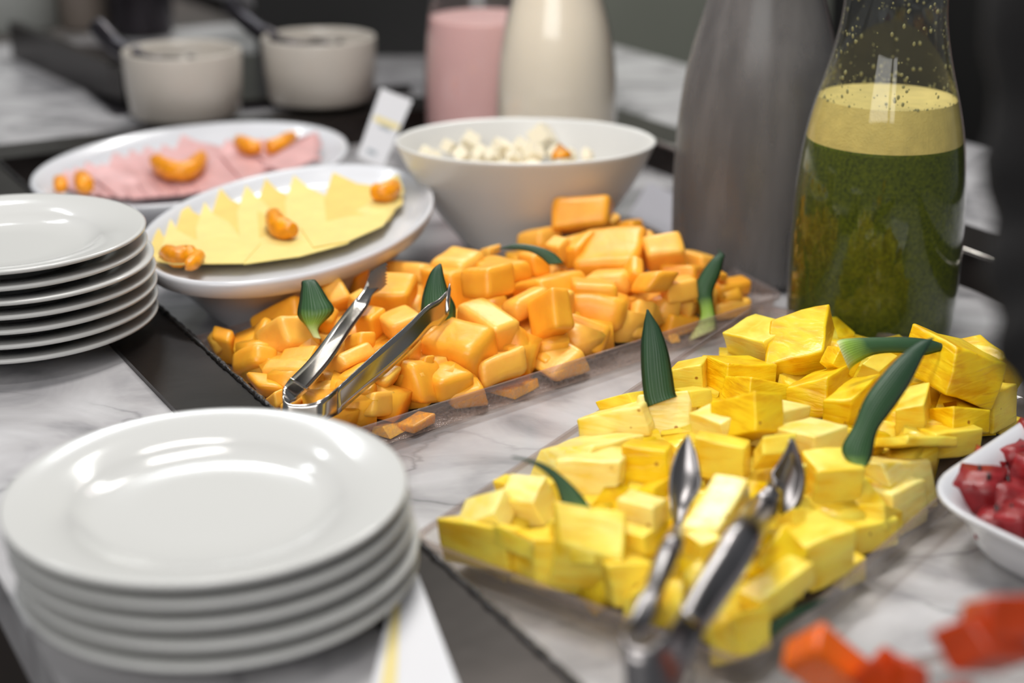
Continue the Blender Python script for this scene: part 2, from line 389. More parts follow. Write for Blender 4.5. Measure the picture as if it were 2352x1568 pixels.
TZ = FLOOR+.0185
v2 = lambda v: Vector((v.x, v.y))
mR, mB, mL = v2(U(1806, 676, TZ)), v2(U(1445, 493, TZ)), v2(U(412, 781, TZ))
fd = v2(U(860, 985, TZ)) - v2(U(1740, 706, TZ)); fd.normalize()
mF = mR + fd*(mB-mL).length
def clip_t(p, q, t0):
    # slide p along the line to q until it clears the steel frame
    tp = (Vector((p.x, p.y, 0))-OO).dot(BD); tq = (Vector((q.x, q.y, 0))-OO).dot(BD)
    return p if tp >= t0 else p.lerp(q, (t0-tp)/(tq-tp))
mL = clip_t(mL, mB, .001); mF = clip_t(mF, mR, .001)
MQ = [mR, mB, mL, mF]
pL, pB, pR, pF = [v2(U(*q, TZ+.001)) for q in ((935, 1236), (1742, 694), (2480, 868), (1712, 1527))]
pL = clip_t(pL, pB, .004)
PQ = [pR, pB, pL, pF]
tray('melon_tray', MQ, FLOOR, TZ, 'long clear acrylic tray heaped with orange melon chunks')
tray('pineapple_tray', PQ, FLOOR, TZ+.001, 'wide clear acrylic tray heaped with yellow pineapple chunks')

def uv_of(p, Q):
    """bilinear-ish coordinates: u from edge L-F (0) to edge B-R (1), v from edge F-R (0) to edge L-B (1)"""
    Rr, Bb, Ll, Ff = Q
    ex = ((Rr-Ff)+(Bb-Ll))/2; ey = ((Ll-Ff)+(Bb-Rr))/2; o = (Ff + Rr + Ll + Bb)/4 - ex/2 - ey/2
    d = Vector((p.x, p.y)) - o; det = ex.x*ey.y-ex.y*ey.x
    return (d.x*ey.y-d.y*ey.x)/det, (ex.x*d.y-ex.y*d.x)/det
def from_uv(u, v, Q):
    Rr, Bb, Ll, Ff = Q
    ex = ((Rr-Ff)+(Bb-Ll))/2; ey = ((Ll-Ff)+(Bb-Rr))/2; o = (Ff + Rr + Ll + Bb)/4 - ex/2 - ey/2
    return o + ex*u + ey*v
def zmelon(p):
    u, v = uv_of(p, MQ); u = min(max(u, 0), 1); v = min(max(v, 0), 1)
    h = .008+.030*max(0, math.sin(math.pi*min(1, (u*.82+.0))))**.8 * max(0, math.sin(math.pi*(.08+.84*v)))**.7
    return FLOOR + .010 + h
def zpine(p):
    u, v = uv_of(p, PQ); u = min(max(u, 0), 1); v = min(max(v, 0), 1)
    h = .012+.022*max(0, math.sin(math.pi*(.1+.8*u)))**.6 * max(0, math.sin(math.pi*(.08+.84*v)))**.7
    return FLOOR + .012 + h
def on_heap(x, y, zf):
    z = .01
    for _ in range(30):
        p = U(x, y, z); z = .6*z + .4*zf(p)
    p = U(x, y, z); Q = MQ if zf is zmelon else PQ
    lo, hi = (.10, .90) if zf is zmelon else (.07, .93)
    def ok(q):
        u, v = uv_of(q, Q); return lo/2 < u < 1-lo/2, v
    v = uv_of(p, Q)[1]
    if v > hi or v < lo or uv_of(p, Q)[0] > .96:
        best = None
        for k in range(60):
            zq = FLOOR+.006+k*.0011; q = U(x, y, zq); u, v = uv_of(q, Q)
            e = max(0, v-hi)+max(0, lo-v)+max(0, u-.955)+max(0, .03-u) + .02*abs(zq-z)/.02
            if best is None or e < best[0]: best = (e, q)
        p = best[1]
    return p

G = np.linspace(0, 1.45, 13)
GA, GB, GC = np.meshgrid(G, G, G, indexing='ij')
def solve_depths(a, b, c):
    L = [max(1e-4, math.hypot(*q)) for q in (a, b, c)]; Lm = sum(L)/3
    x, y, z = GA*Lm, GB*Lm, GC*Lm
    la, lb, lc = np.sqrt(L[0]**2+x*x), np.sqrt(L[1]**2+y*y), np.sqrt(L[2]**2+z*z)
    dot = lambda p, q: p[0]*q[0]+p[1]*q[1]
    cost = ((dot(a, b)+x*y)/(la*lb))**2 + ((dot(a, c)+x*z)/(la*lc))**2 + ((dot(b, c)+y*z)/(lb*lc))**2
    m = (la+lb+lc)/3
    cost = cost + .10*((la/m-1)**2+(lb/m-1)**2+(lc/m-1)**2)
    i = np.unravel_index(np.argmin(cost), cost.shape)
    return x[i], y[i], z[i]

# landmarks used to word the labels
MARKS_M = [((885, 625), 'the serrated left tong tip'), ((1032, 690), 'the right tong tip'), ((665, 930), 'the bend of the steel tongs'), ((725, 690), 'the wide leaf beside the tongs'),
           ((1225, 580), 'the dark flat leaf'), ((1630, 660), 'the curled leaf'), ((450, 800), 'the left tray end'), ((1350, 510), 'the peak of the heap'),
           ((1500, 770), 'the tall pointed leaf'), ((1250, 860), 'the front tray rim'), ((950, 980), 'the near plate stack')]
MARKS_P = [((1510, 800), 'the tall pointed leaf'), ((2030, 920), 'the long diagonal leaf'), ((2060, 800), 'the leaf lying at the back'), ((1290, 1110), 'the thin curved leaf'),
           ((1573, 1080), 'the left spoon tip'), ((1830, 1080), 'the right spoon tip'), ((1790, 1450), 'the half-hidden front leaf'), ((1000, 1240), 'the left tray corner'),
           ((2170, 1100), 'the white watermelon dish'), ((1750, 700), 'the back tray corner'), ((1480, 1450), 'the bend of the big tongs')]
used = {}
ORD = ['nearest', 'second nearest', 'third nearest', 'fourth nearest', 'fifth nearest', 'sixth nearest', 'seventh nearest', 'eighth nearest'] + [q+' nearest' for q in 'ninth tenth eleventh twelfth thirteenth fourteenth fifteenth sixteenth seventeenth eighteenth nineteenth twentieth'.split()]
pending = []
def note(o, kind, cx, cy, size, marks): pending.append((o, kind, cx, cy, size, marks))
def flush_labels():
    b = {}
    for it in pending:
        o, kind, cx, cy, size, marks = it
        d = [(math.hypot(cx-m[0][0], cy-m[0][1]), m) for m in marks]; dm, m = min(d, key=lambda q: q[0])
        ang = math.degrees(math.atan2(-(cy-m[0][1]), cx-m[0][0])) % 360
        side = ['to the right of', 'above', 'to the left of', 'below'][int(((ang+45) % 360)//90)]
        b.setdefault((kind, m[1], side), []).append((dm, o, size))
    for (kind, mk, side), l in b.items():
        l.sort(key=lambda q: q[0])
        for i, (dm, o, size) in enumerate(l):
            if len(l) == 1: o['label'] = f'{kind} {side} {mk}'
            else: o['label'] = f'{kind} {ORD[min(i, 19)]} {side} {mk}'
            
rch = random.Random(11)
def chunk(name, px, org, scl, zf, mat, round_, kind, marks, group, dz=0.0, floor=FLOOR+.002, dfix=None, rough=.0, grow=1.2):
    P = [(org[0]+px[i]/scl, org[1]+px[i+1]/scl) for i in range(0, 8, 2)]
    gx = P[0][0]+sum(q[0]-P[0][0] for q in P[1:])*.33; gy = P[0][1]+sum(q[1]-P[0][1] for q in P[1:])*.33
    P = [(gx+(q[0]-gx)*grow, gy+(q[1]-gy)*grow) for q in P]; V = P[0]
    p0 = on_heap(V[0], V[1], zf) if dfix is None else D(V[0], V[1], dfix)
    d0 = dep(p0) + dz - (.004 if dfix is None else 0)
    k = d0/FPX
    E2 = [((q[0]-V[0])*k, (q[1]-V[1])*k) for q in P[1:]]
    ds = solve_depths(*E2)
    o3 = D(V[0], V[1], d0)
    E3 = [D(q[0], q[1], d0+dd) - o3 for q, dd in zip(P[1:], ds)]
    # a very thin edge gets real depth
    Lm = sum(e.length for e in E3)/3
    for i, e in enumerate(E3):
        if e.length < .55*Lm:
            nrm = E3[(i+1) % 3].cross(E3[(i+2) % 3]).normalized()
            if nrm.dot(D(V[0], V[1], 1.0)-Vector((0, 0, CAMH))) < 0: nrm = -nrm
            E3[i] = e + nrm*Lm*.5
    cs = []; Q = MQ if zf is zmelon else PQ if zf is zpine else None
    if Q is not None:
        us = []; vs = []
        for i in range(8):
            q = o3.copy()
            for j in range(3):
                if (i >> j) & 1: q += E3[j]
            uu, vv = uv_of(q, Q); us.append(uu); vs.append(vv)
        du = max(0, .022-min(us)) - max(0, max(us)-.978); dv = max(0, .035-min(vs)) - max(0, max(vs)-.965)
        sh = from_uv(du*.7, dv*.7, Q) - from_uv(0, 0, Q); o3 = o3 + Vector((sh.x, sh.y, 0))
    for i in range(8):
        q = o3.copy()
        for j in range(3):
            if (i >> j) & 1: q += E3[j]
        if bin(i).count('1') > 1: q += Vector([rch.uniform(-.05, .05)*Lm for _ in range(3)])
        if Q is not None:
            uu, vv = uv_of(q, Q); u2 = min(max(uu, .022), .978); v2_ = min(max(vv, .035), .965)
            if (u2, v2_) != (uu, vv): xy = from_uv(u2, v2_, Q); q.x, q.y = xy.x, xy.y
        q.z = max(q.z, floor)
        cs.append(q)
    cen = sum(cs, Vector())/8
    bm = bmesh.new(); hexa(bm, [q-cen for q in cs])
    bmesh.ops.recalc_face_normals(bm, faces=bm.faces)
    ml = min(e.calc_length() for e in bm.edges)
    bevel(bm, min(round_*Lm, ml*.4), 3, .1)
    bmesh.ops.triangulate(bm, faces=[f for f in bm.faces if len(f.verts) > 4])
    bmesh.ops.subdivide_edges(bm, edges=[e for e in bm.edges if e.calc_length() > Lm*.35], cuts=3, use_grid_fill=True)
    sd = Vector((rch.uniform(0, 99), rch.uniform(0, 99), rch.uniform(0, 99)))
    for v in bm.verts:
        n = noise.noise_vector(v.co*60+sd)*Lm*.045
        if rough: n += noise.noise_vector(v.co*260+sd)*Lm*rough
        v.co += n
    o = bmo(name, bm, mat, smooth=True); o.location = cen
    tag(o, None, name.split('_')[0], group)
    cx = V[0]+sum(q[0]-V[0] for q in P[1:])/3; cy = V[1]+sum(q[1]-V[1] for q in P[1:])/3
    note(o, kind, cx, cy, Lm, marks)
    return o

# zoomed-frame readings of every chunk's nearest corner and its three neighbours
Z4 = ((400, 450), 2.6133); Z5 = ((1100, 450), 3.136); Z6 = ((950, 680), 3.136)
P1 = ((1500, 680), 2.7512); P2 = ((900, 1000), 2.76); P3 = ((1400, 1000), 2.4706)
MEL = [(Z4, t) for t in [
 (150,900,120,868,215,850,200,965), (300,885,200,862,330,822,345,1060), (500,850,540,732,402,942,590,900), (735,612,675,555,608,682,770,670), (735,722,712,605,505,850,790,730),
 (690,892,640,730,868,890,555,1002), (470,1005,480,885,345,1065,600,1030), (800,985,618,1000,850,898,815,1030), (790,1062,545,1045,850,988,850,1185), (450,1150,380,1070,608,1155,500,1218),
 (600,1182,548,1222,652,1158,612,1262), (810,1190,735,1232,885,1182,830,1262), (950,765,840,712,990,688,905,860), (940,640,860,508,1050,600,960,700), (1080,490,1030,448,1155,422,1075,612),
 (1420,368,1200,345,1510,372,1440,482), (1395,600,1182,590,1440,470,1405,712), (1655,475,1485,438,1715,470,1685,665), (1740,425,1548,385,1855,335,1740,545), (1960,425,1775,400,2110,395,1985,535),
 (1890,312,1840,325,1955,290,1890,360), (2150,360,2060,340,2245,350,2160,480), (1890,612,1740,612,1880,452,2035,575), (1920,797,1718,665,2062,752,1920,880), (1765,942,1492,868,1912,792,1785,1045),
 (1300,775,1225,720,1465,712,1340,880), (1180,742,1085,720,1260,680,1200,860), (1110,905,1028,932,1110,822,1200,905), (1040,1022,980,955,1200,955,960,1120), (1060,1085,975,1095,1155,1000,1070,1210),
 (1410,955,1335,935,1485,868,1400,1065), (1505,965,1450,1015,1560,960,1490,1050), (1180,1162,1045,1185,1225,1085,1190,1260), (1290,1120,1228,1130,1372,1030,1250,1200), (1480,1235,1430,1022,1238,1205,1640,1225),
 (1190,1315,1040,1332,1208,1195,1305,1305), (1600,1112,1488,1042,1785,1060,1600,1165), (1650,1215,1588,1115,1845,1158,1690,1330), (1860,1012,1795,1055,2100,920,1880,1155), (2080,770,1925,790,2130,850,2160,1035),
 (1250,1385,1095,1400,1350,1365,1290,1480), (1450,1390,1360,1370,1560,1320,1450,1490), (2030,1165,1880,1190,2155,1110,2040,1270), (1110,640,1050,600,1180,600,1110,720), (1340,1010,1270,980,1400,960,1330,1120),
 (700,1240,640,1250,760,1210,700,1300), (900,990,870,960,960,960,910,1100), (2230,1000,2170,960,2310,960,2230,1090)]]
MEL += [(Z5, t) for t in [
 (400,228,245,250,540,190,410,355), (895,205,545,232,912,125,925,245), (960,190,925,160,1015,150,960,240), (1100,178,990,195,1168,165,1110,240), (1105,440,718,480,1180,225,1120,530),
 (1225,432,1190,295,1452,392,1245,552), (1200,285,1170,250,1262,282,1200,320), (1600,430,1455,392,1700,440,1615,540), (1545,505,1330,492,1612,505,1540,600), (1185,568,1105,530,1185,465,1115,668),
 (570,372,480,350,640,308,600,490), (705,365,610,372,820,262,722,510), (1045,560,775,585,1095,520,1068,695), (690,635,680,585,965,652,700,690), (430,605,225,645,705,530,560,692),
 (280,765,165,775,485,660,300,900), (555,940,515,685,398,1035,600,935), (600,720,530,700,682,692,600,885), (1040,755,690,700,1098,710,1000,970), (870,1152,938,962,582,1042,885,1185),
 (1100,1010,928,1110,1140,765,1230,1020), (1200,690,1088,700,1280,560,1352,685), (1365,635,1315,600,1550,600,1370,695), (1390,860,1170,762,1595,885,1390,975), (1760,650,1690,600,1955,620,1740,745),
 (1735,800,1700,770,1972,760,1745,925), (1365,1000,1290,980,1425,1000,1380,1140), (650,1390,885,1228,428,1240,670,1430), (1740,565,1695,540,1785,560,1740,610), (1540,700,1480,650,1600,700,1550,760), (760,300,600,310,880,255,770,400), (930,260,850,250,1010,240,930,350)]]
kinds_m = ['orange melon chunk', 'orange melon cube', 'rounded orange melon chunk']
for i, (z, t) in enumerate(MEL):
    chunk('melon_chunk', t, z[0], z[1], zmelon, M['melon2'] if (i*7) % 5 < 2 else M['melon'], .19 if i % 3 else .27, 'orange melon chunk', MARKS_M, 'melon chunks in the long clear tray')

PIN = [(P1, t, k) for t, k in [
 ((690,292,475,232,882,182,738,425),'m'), ((1062,335,748,428,1100,80,1060,492),'g'), ((480,432,340,385,742,440,468,562),'g'), ((620,522,478,515,868,572,600,700),'g'), ((300,442,125,470,332,393,312,595),'m'),
 ((230,605,145,590,345,592,250,690),'m'), ((430,800,262,745,585,722,455,905),'l'), ((815,728,598,692,965,695,785,838),'l'), ((1010,885,795,835,1195,830,1010,1010),'l'), ((640,850,405,905,650,742,795,860),'g'),
 ((1095,525,865,582,1245,438,1085,735),'g'), ((1140,425,1068,420,1190,335,1250,505),'g'), ((1260,650,1108,665,1410,520,1225,890),'g'), ((1430,472,1335,432,1530,385,1405,540),'m'), ((1850,610,1620,475,1920,350,2110,690),'g'),
 ((2075,440,1915,305,2235,395,2125,602),'g'), ((2170,640,2080,640,2300,580,2180,850),'m'), ((1710,690,1545,720,1735,570,1712,885),'m'), ((1900,905,1750,850,2162,870,1900,1042),'m'), ((1600,945,1400,955,1880,960,1610,1030),'m'),
 ((1600,1100,1338,1075,1855,1080,1700,1215),'l'), ((1540,1265,1198,1180,1735,1185,1555,1385),'l'), ((1050,1120,965,1000,1305,1105,1000,1420),'m'), ((562,965,300,905,592,918,565,1165),'m'), ((700,1000,640,1080,705,900,870,985),'m'),
 ((2250,850,2100,800,2400,800,2260,980),'m'), ((850,1150,780,1120,960,1080,860,1300),'m'), ((1900,700,1750,720,2100,720,1900,830),'g'), ((1500,300,1420,330,1600,330,1510,420),'g')]]
PIN += [(P3, t, k) for t, k in [
 ((605,545,430,512,765,285,622,645),'l'), ((525,625,430,560,620,590,520,790),'m'), ((1200,665,1012,585,1445,575,1232,890),'m'), ((1450,540,1225,430,1662,490,1465,690),'m'), ((960,795,885,790,1090,795,950,850),'g'),
 ((930,955,805,905,1182,770,960,1060),'m'), ((850,725,710,860,965,552,905,780),'g'), ((680,1065,555,1160,860,1010,695,1275),'m'), ((245,425,62,375,312,378,235,655),'l'), ((240,305,130,335,330,250,255,380),'g'),
 ((310,92,98,68,345,58,318,265),'g'), ((1330,760,1250,720,1440,700,1330,880),'m'), ((470,900,420,800,560,820,470,1060),'m'), ((1040,420,960,470,1100,420,1050,520),'m'), ((1560,400,1440,400,1650,430,1570,520),'m')]]
PIN += [(P2, t, k) for t, k in [
 ((1350,845,1282,790,1615,850,1385,1085),'m'), ((1235,955,815,905,1245,812,1250,1115),'m'), ((755,765,662,692,1112,770,755,915),'m'), ((600,645,278,572,742,625,640,885),'m'), ((640,500,440,560,690,358,722,595),'l'),
 ((890,432,704,420,920,365,1000,650),'l'), ((955,335,672,300,1042,290,1005,530),'m'), ((1345,620,1040,548,1435,545,1340,735),'m'), ((1430,170,1085,165,1492,92,1425,465),'l'), ((1500,1060,1325,1155,1580,955,1485,1200),'m'),
 ((420,890,320,800,560,900,480,960),'m'), ((1250,760,1120,760,1290,780,1250,830),'m'), ((1590,640,1445,600,1650,600,1600,740),'m')]]
PIN += [(Z6, t, k) for t, k in [
 ((1990,705,1650,735,2028,722,1960,1065),'l'), ((1540,780,1150,862,1655,705,1595,960),'l'), ((1260,1085,955,1090,1585,1010,1085,1245),'l'), ((1530,700,1330,755,1650,690,1580,800),'m')]]
for i, (z, t, k) in enumerate(PIN):
    chunk('pineapple_chunk', t, z[0], z[1], zpine, M['pine_'+k], .055, {'l': 'pale yellow pineapple chunk', 'm': 'yellow pineapple chunk', 'g': 'golden fibrous pineapple chunk'}[k], MARKS_P, 'pineapple chunks in the wide clear tray', rough=.012)

# lower layers of both heaps (kept only where something of them can be seen from around the front)
def filler(name, Q, zf, mats, size, label, cat, group, rounding, seed):
    r = random.Random(seed); Rr, Bb, Ll, Ff = Q
    ex = Rr-Ff; nx = int(ex.length/(size*1.02)); ny = int((Ll-Ff).length/(size*1.02)); out = []
    shapes = []
    for k in range(8):
        bm = bmesh.new(); h = size*.5
        hexa(bm, [Vector((h*((i & 1)*2-1), h*(((i >> 1) & 1)*2-1)*.9, h*((i >> 2)*2-1)*.85)) + Vector([r.uniform(-.16, .16)*size for _ in range(3)]) for i in range(8)])
        bevel(bm, rounding*size, 3, .1)
        for v in bm.verts: v.co += noise.noise_vector(v.co*70+Vector((k, 0, 0)))*size*.04
        bmesh.ops.recalc_face_normals(bm, faces=bm.faces)
        me = bpy.data.meshes.new(name); bm.to_mesh(me); bm.free()
        for p in me.polygons: p.use_smooth = True
        me.materials.append(mats[k % len(mats)]); shapes.append(me)
    for i in range(nx):
        for j in range(ny):
            u = (i+.5+r.uniform(-.15, .15))/nx; v = (j+.5+r.uniform(-.15, .15))/ny
            u = .06+.88*u; v = .12+.74*v
            p = (Ff*(1-u)+Rr*u)*(1-v) + (Ll*(1-u)+Bb*u)*v
            top = zf(p) - size*1.4
            z = FLOOR+.002+size*.6
            while True:
                o = bpy.data.objects.new(name, r.choice(shapes)); C.objects.link(o); o.location = (p.x, p.y, z)
                o.rotation_euler = (r.uniform(-.3, .3), r.uniform(-.3, .3), r.uniform(0, 6.28)); tag(o, label, cat, group); out.append(o)
                z += size*.9
                if z > top: break
    return out
fill = filler('melon_chunk', MQ, zmelon, [M['melon'], M['melon2']], .0225, 'melon chunk mostly buried in the lower layer of the melon heap', 'melon', 'buried melon chunks', .14, 3)
fill += filler('pineapple_chunk', PQ, zpine, [M['pine_m'], M['pine_g'], M['pine_m']], .024, 'pineapple chunk mostly buried in the lower layer of the pineapple heap', 'pineapple', 'buried pineapple chunks', .06, 4)

# ------------------------------------------------------------------ pineapple crown leaves
def leaf(rows, d0, d1, label, bulge=.25, dmid=0.0, reverse=False):
    t0 = 0.0 if ('pale' in label or 'light cut' in label) else (.3 if 'diagonal' in label or 'slanting' in label or 'thin curved' in label or 'upright' in label else .55)
    """rows: (xl,yl, xr,yr) px from base to tip; depth runs d0 -> d1"""
    rows = catmull([np.array(q, float) for q in rows], 5); n = len(rows); m = 7
    bm = bmesh.new(); al = bm.verts.layers.float.new('along'); ac = bm.verts.layers.float.new('across'); L = [[], []]
    for side in (0, 1):
        for i, q in enumerate(rows):
            t = i/(n-1); d = d0+(d1-d0)*t + dmid*math.sin(math.pi*t); a = D(q[0], q[1], d); b = D(q[2], q[3], d); wd = (b-a).length
            row = []
            for k in range(m):
                s = k/(m-1); p = a.lerp(b, s); view = (p-Vector((0, 0, CAMH))).normalized()
                off = bulge*wd*(1-(2*s-1)**2) + (.0011*(1-.7*t) if side else 0)*(1-(2*s-1)**6)
                if reverse and not side: off = bulge*wd*(1-(2*s-1)**2)
                p = p + view*off
                v = bm.verts.new(p); v[al] = t0+(1-t0)*t; v[ac] = s; row.append(v)
            L[side].append(row)
    for side in (0, 1):
        for a, b in zip(L[side], L[side][1:]):
            for k in range(m-1): bm.faces.new([a[k], a[k+1], b[k+1], b[k]])
    A, B = L
    for i in range(n-1):
        bm.faces.new([A[i][0], A[i+1][0], B[i+1][0], B[i][0]]); bm.faces.new([A[i][-1], A[i+1][-1], B[i+1][-1], B[i][-1]])
    for i in (0, n-1):
        for k in range(m-1): bm.faces.new([A[i][k], A[i][k+1], B[i][k+1], B[i][k]])
    bmesh.ops.remove_doubles(bm, verts=bm.verts, dist=1e-5)
    o = bmo('pineapple_leaf', bm, M['leaf'], smooth=True)
    return tag(o, label, 'leaf', 'pineapple crown leaves among the fruit')
def z(Z, *l):
    (ox, oy), s = Z
    return tuple((ox if i % 2 == 0 else oy)+v/s for i, v in enumerate(l))
def hd(x, y, zf, e=0.0): return dep(on_heap(x, y, zf)) + e
d = hd(725, 740, zmelon, -.03)
leaf([z(Z4, 835,850,885,860), z(Z4, 790,780,870,790), z(Z4, 740,715,960,690), z(Z4, 752,620,920,610), z(Z4, 762,550,880,545), z(Z4, 768,510,850,505), z(Z4, 820,500,832,500)], d, d+.012, 'wide green pineapple leaf with a pale base, left of the melon tongs', -.22)
d = hd(1005, 730, zmelon, -.006)
leaf([z(Z4, 1475,760,1690,740), z(Z4, 1478,700,1688,660), z(Z4, 1490,600,1650,580), z(Z4, 1520,500,1622,490), z(Z4, 1550,440,1610,430), z(Z4, 1592,405,1602,405)], d, d+.008, 'upright dark green leaf just behind the right tong tip', -.25)
d = hd(1280, 610, zmelon, -.008)
leaf([z(Z5, 500,495,615,485), z(Z5, 440,440,540,410), z(Z5, 360,400,420,362), z(Z5, 250,385,280,343), z(Z5, 170,382,190,362), z(Z5, 106,396,108,393)], d, d+.004, 'slender dark green leaf lying flat near the top of the melon heap', -.1)
d = hd(1625, 750, zmelon, -.006)
leaf([z(Z5, 1480,1060,1720,960), z(Z5, 1585,900,1705,870), z(Z5, 1585,790,1690,780), z(Z5, 1545,690,1690,680), z(Z5, 1590,570,1740,560), z(Z5, 1670,460,1765,450), z(Z5, 1725,410,1772,425), z(Z5, 1718,382,1722,380)], d, d+.006, 'curled green leaf with a pale base at the right end of the melon tray', -.2)
d = hd(1510, 900, zpine, -.008)
leaf([z(Z6, 1680,800,1900,720), z(Z6, 1655,700,1885,690), z(Z6, 1638,520,1862,540), z(Z6, 1638,340,1835,400), z(Z6, 1655,210,1780,240), z(Z6, 1672,130,1725,150), z(Z6, 1678,95,1690,95)], d, d+.004, 'tall pointed dark green leaf standing where the two trays meet', -.18)
d = hd(1965, 1050, zpine, -.01)
leaf([z(P1, 1270,1080,1350,1075), z(P1, 1190,970,1385,1010), z(P1, 1270,810,1420,850), z(P1, 1340,640,1520,710), z(P1, 1460,480,1620,560), z(P1, 1580,360,1700,400), z(P1, 1680,290,1745,310), z(P1, 1768,260,1775,265)], d, d+.03, 'long dark green leaf slanting across the pineapple', -.16)
d = hd(1950, 830, zpine, -.035)
leaf([z(P1, 1160,285,1240,470), z(P1, 1200,270,1280,430), z(P1, 1300,262,1400,370), z(P1, 1450,258,1560,358), z(P1, 1600,258,1700,375), z(P1, 1750,275,1810,350), z(P1, 1880,318,1905,332)], d, d+.012, 'broad green leaf with a light cut end lying along the back of the pineapple', -.2)
d = hd(1310, 1165, zpine, -.008)
leaf([z(P2, 1080,500,1265,460), z(P2, 1070,420,1200,370), z(P2, 1030,300,1110,280), z(P2, 950,220,1010,200), z(P2, 850,165,900,155), z(P2, 752,140,770,130)], d, d+.004, 'thin curved green leaf hanging over the left rim of the pineapple tray', -.15)
d = hd(1760, 1480, zpine, -.006)
leaf([z(P3, 700,1275,760,1290), z(P3, 760,1190,860,1230), z(P3, 880,1080,960,1130), z(P3, 1010,1000,1060,1040), z(P3, 1130,950,1160,980), z(P3, 1235,915,1240,925)], d, d+.02, 'dark green leaf half hidden at the front corner of the pineapple tray', -.15)

# ------------------------------------------------------------------ steel tongs
def ribbon(rows, th, name, mat, parent, m=5, curl=0.0):
    """rows: list of (point_a, point_b) 3-D edges; solid sheet"""
    rows = catmull([np.array([*a, *b], float) for a, b in rows], 5); bm = bmesh.new(); L = [[], []]; n = len(rows)
    cen = [Vector(q[:3]).lerp(Vector(q[3:]), .5) for q in rows]
    for i, q in enumerate(rows):
        a, b = Vector(q[:3]), Vector(q[3:]); t = cen[min(i+1, n-1)]-cen[max(i-1, 0)]; nr = t.cross(b-a).normalized()
        for side in (0, 1):
            L[side].append([bm.verts.new(a.lerp(b, k/(m-1)) + nr*(curl*(b-a).length*(1-(2*k/(m-1)-1)**2) + (th if side else 0))) for k in range(m)])
    A, B = L
    for X in L:
        for a, b in zip(X, X[1:]):
            for k in range(m-1): bm.faces.new([a[k], a[k+1], b[k+1], b[k]])
    for i in range(n-1):
        for e in (0, -1): bm.faces.new([A[i][e], A[i+1][e], B[i+1][e], B[i][e]])
    for i in (0, n-1):
        for k in range(m-1): bm.faces.new([A[i][k], A[i][k+1], B[i][k+1], B[i][k]])
    return keep(bmo(name, bm, mat, smooth=True), parent) if parent else bmo(name, bm, mat, smooth=True)
def zz(Z, l, dd):
    """(xa,ya,xb,yb) + depth pair -> two points"""
    q = z(Z, *l); return D(q[0], q[1], dd[0]), D(q[2], q[3], dd[1])
dA = hd(665, 930, zmelon, -.030); dB = hd(885, 640, zmelon, -.055); dC = hd(1030, 680, zmelon, -.045)
tg = empty('serving_tongs', D(665, 940, dA), 'small polished steel tongs with serrated tips lying open on the melon', 'tongs', 'serving tongs')
def dl(t, a, b): q = a+(b-a)*t; return (q, q+.002)
# arm strips: first the bend, then the arm (upper edge, lower edge)
bend = [(Z4, (690,1100,800,1170), dl(.1, dA, dB)), (Z4, (655,1150,735,1225), dl(.0, dA, dB)), (Z4, (650,1195,690,1250), (dA-.001, dA-.001)), (Z4, (655,1225,650,1290), (dA-.004, dA-.004)), (Z4, (700,1250,690,1320), (dA-.006, dA-.006)),
        (Z4, (800,1248,800,1345), (dA-.006, dA-.006)), (Z4, (900,1215,900,1345), (dA-.004, dA-.004)), (Z4, (985,1150,985,1310), dl(.1, dA, dC))]
ribbon([zz(*q) for q in bend], .0009, 'spring_bend', M['steel'], tg)
armL = [(Z4, (690,1100,800,1170), dl(.1, dA, dB)), (Z4, (790,1000,905,1040), dl(.28, dA, dB)), (Z4, (880,890,990,920), dl(.45, dA, dB)), (Z4, (985,750,1075,790), dl(.65, dA, dB)), (Z4, (1070,640,1165,655), dl(.85, dA, dB)),
        (Z4, (1130,570,1195,590), dl(.9, dA, dB)), (Z4, (1165,500,1235,560), dl(.95, dA, dB))]
ribbon([zz(*q) for q in armL], .0009, 'arm', M['steel'], tg, curl=.03)
armR = [(Z4, (985,1150,985,1310), dl(.1, dA, dC)), (Z4, (1130,1015,1150,1165), dl(.28, dA, dC)), (Z4, (1250,905,1290,1050), dl(.45, dA, dC)), (Z4, (1400,775,1440,905), dl(.65, dA, dC)), (Z4, (1520,660,1545,790), dl(.82, dA, dC)), (Z4, (1590,620,1600,775), dl(.92, dA, dC)),
        (Z4, (1640,570,1650,710), dl(1, dA, dC))]
ribbon([zz(*q) for q in armR], .0009, 'arm', M['steel'], tg, curl=.03)
def head(loop, dd, name, thick=.0009):
    pts = [z(Z4, *q) for q in loop]; bm = bmesh.new()
    f = [bm.verts.new(D(x, y, dd + (x-872)*2.5e-4)) for x, y in pts]; r = [bm.verts.new(D(x, y, dd+thick+(x-872)*2.5e-4)) for x, y in pts]
    bm.faces.new(f); bm.faces.new(r)
    for k in range(len(f)): bm.faces.new([f[k], f[(k+1) % len(f)], r[(k+1) % len(f)], r[k]])
    bmesh.ops.triangulate(bm, faces=[q for q in bm.faces if len(q.verts) > 4])
    return keep(bmo(name, bm, M['steel'], smooth=False), tg)
teeth = [(1160,500), (1180,455), (1225,425), (1270,398)]
for k in range(7): teeth += [(1283, 412+k*19), (1266, 424+k*19)]
teeth += [(1266,540), (1240,565), (1180,600)]
head(teeth, dl(.97, dA, dB)[0], 'serrated_head')
ribbon([zz(Z4, (1600,640,1645,715), (dC, dC)), zz(Z4, (1635,590,1652,690), (dC, dC)), zz(Z4, (1648,550,1655,640), (dC+.001, dC+.001)), zz(Z4, (1655,522,1662,560), (dC+.002, dC+.002))], .0009, 'serrated_head', M['steel'], tg)

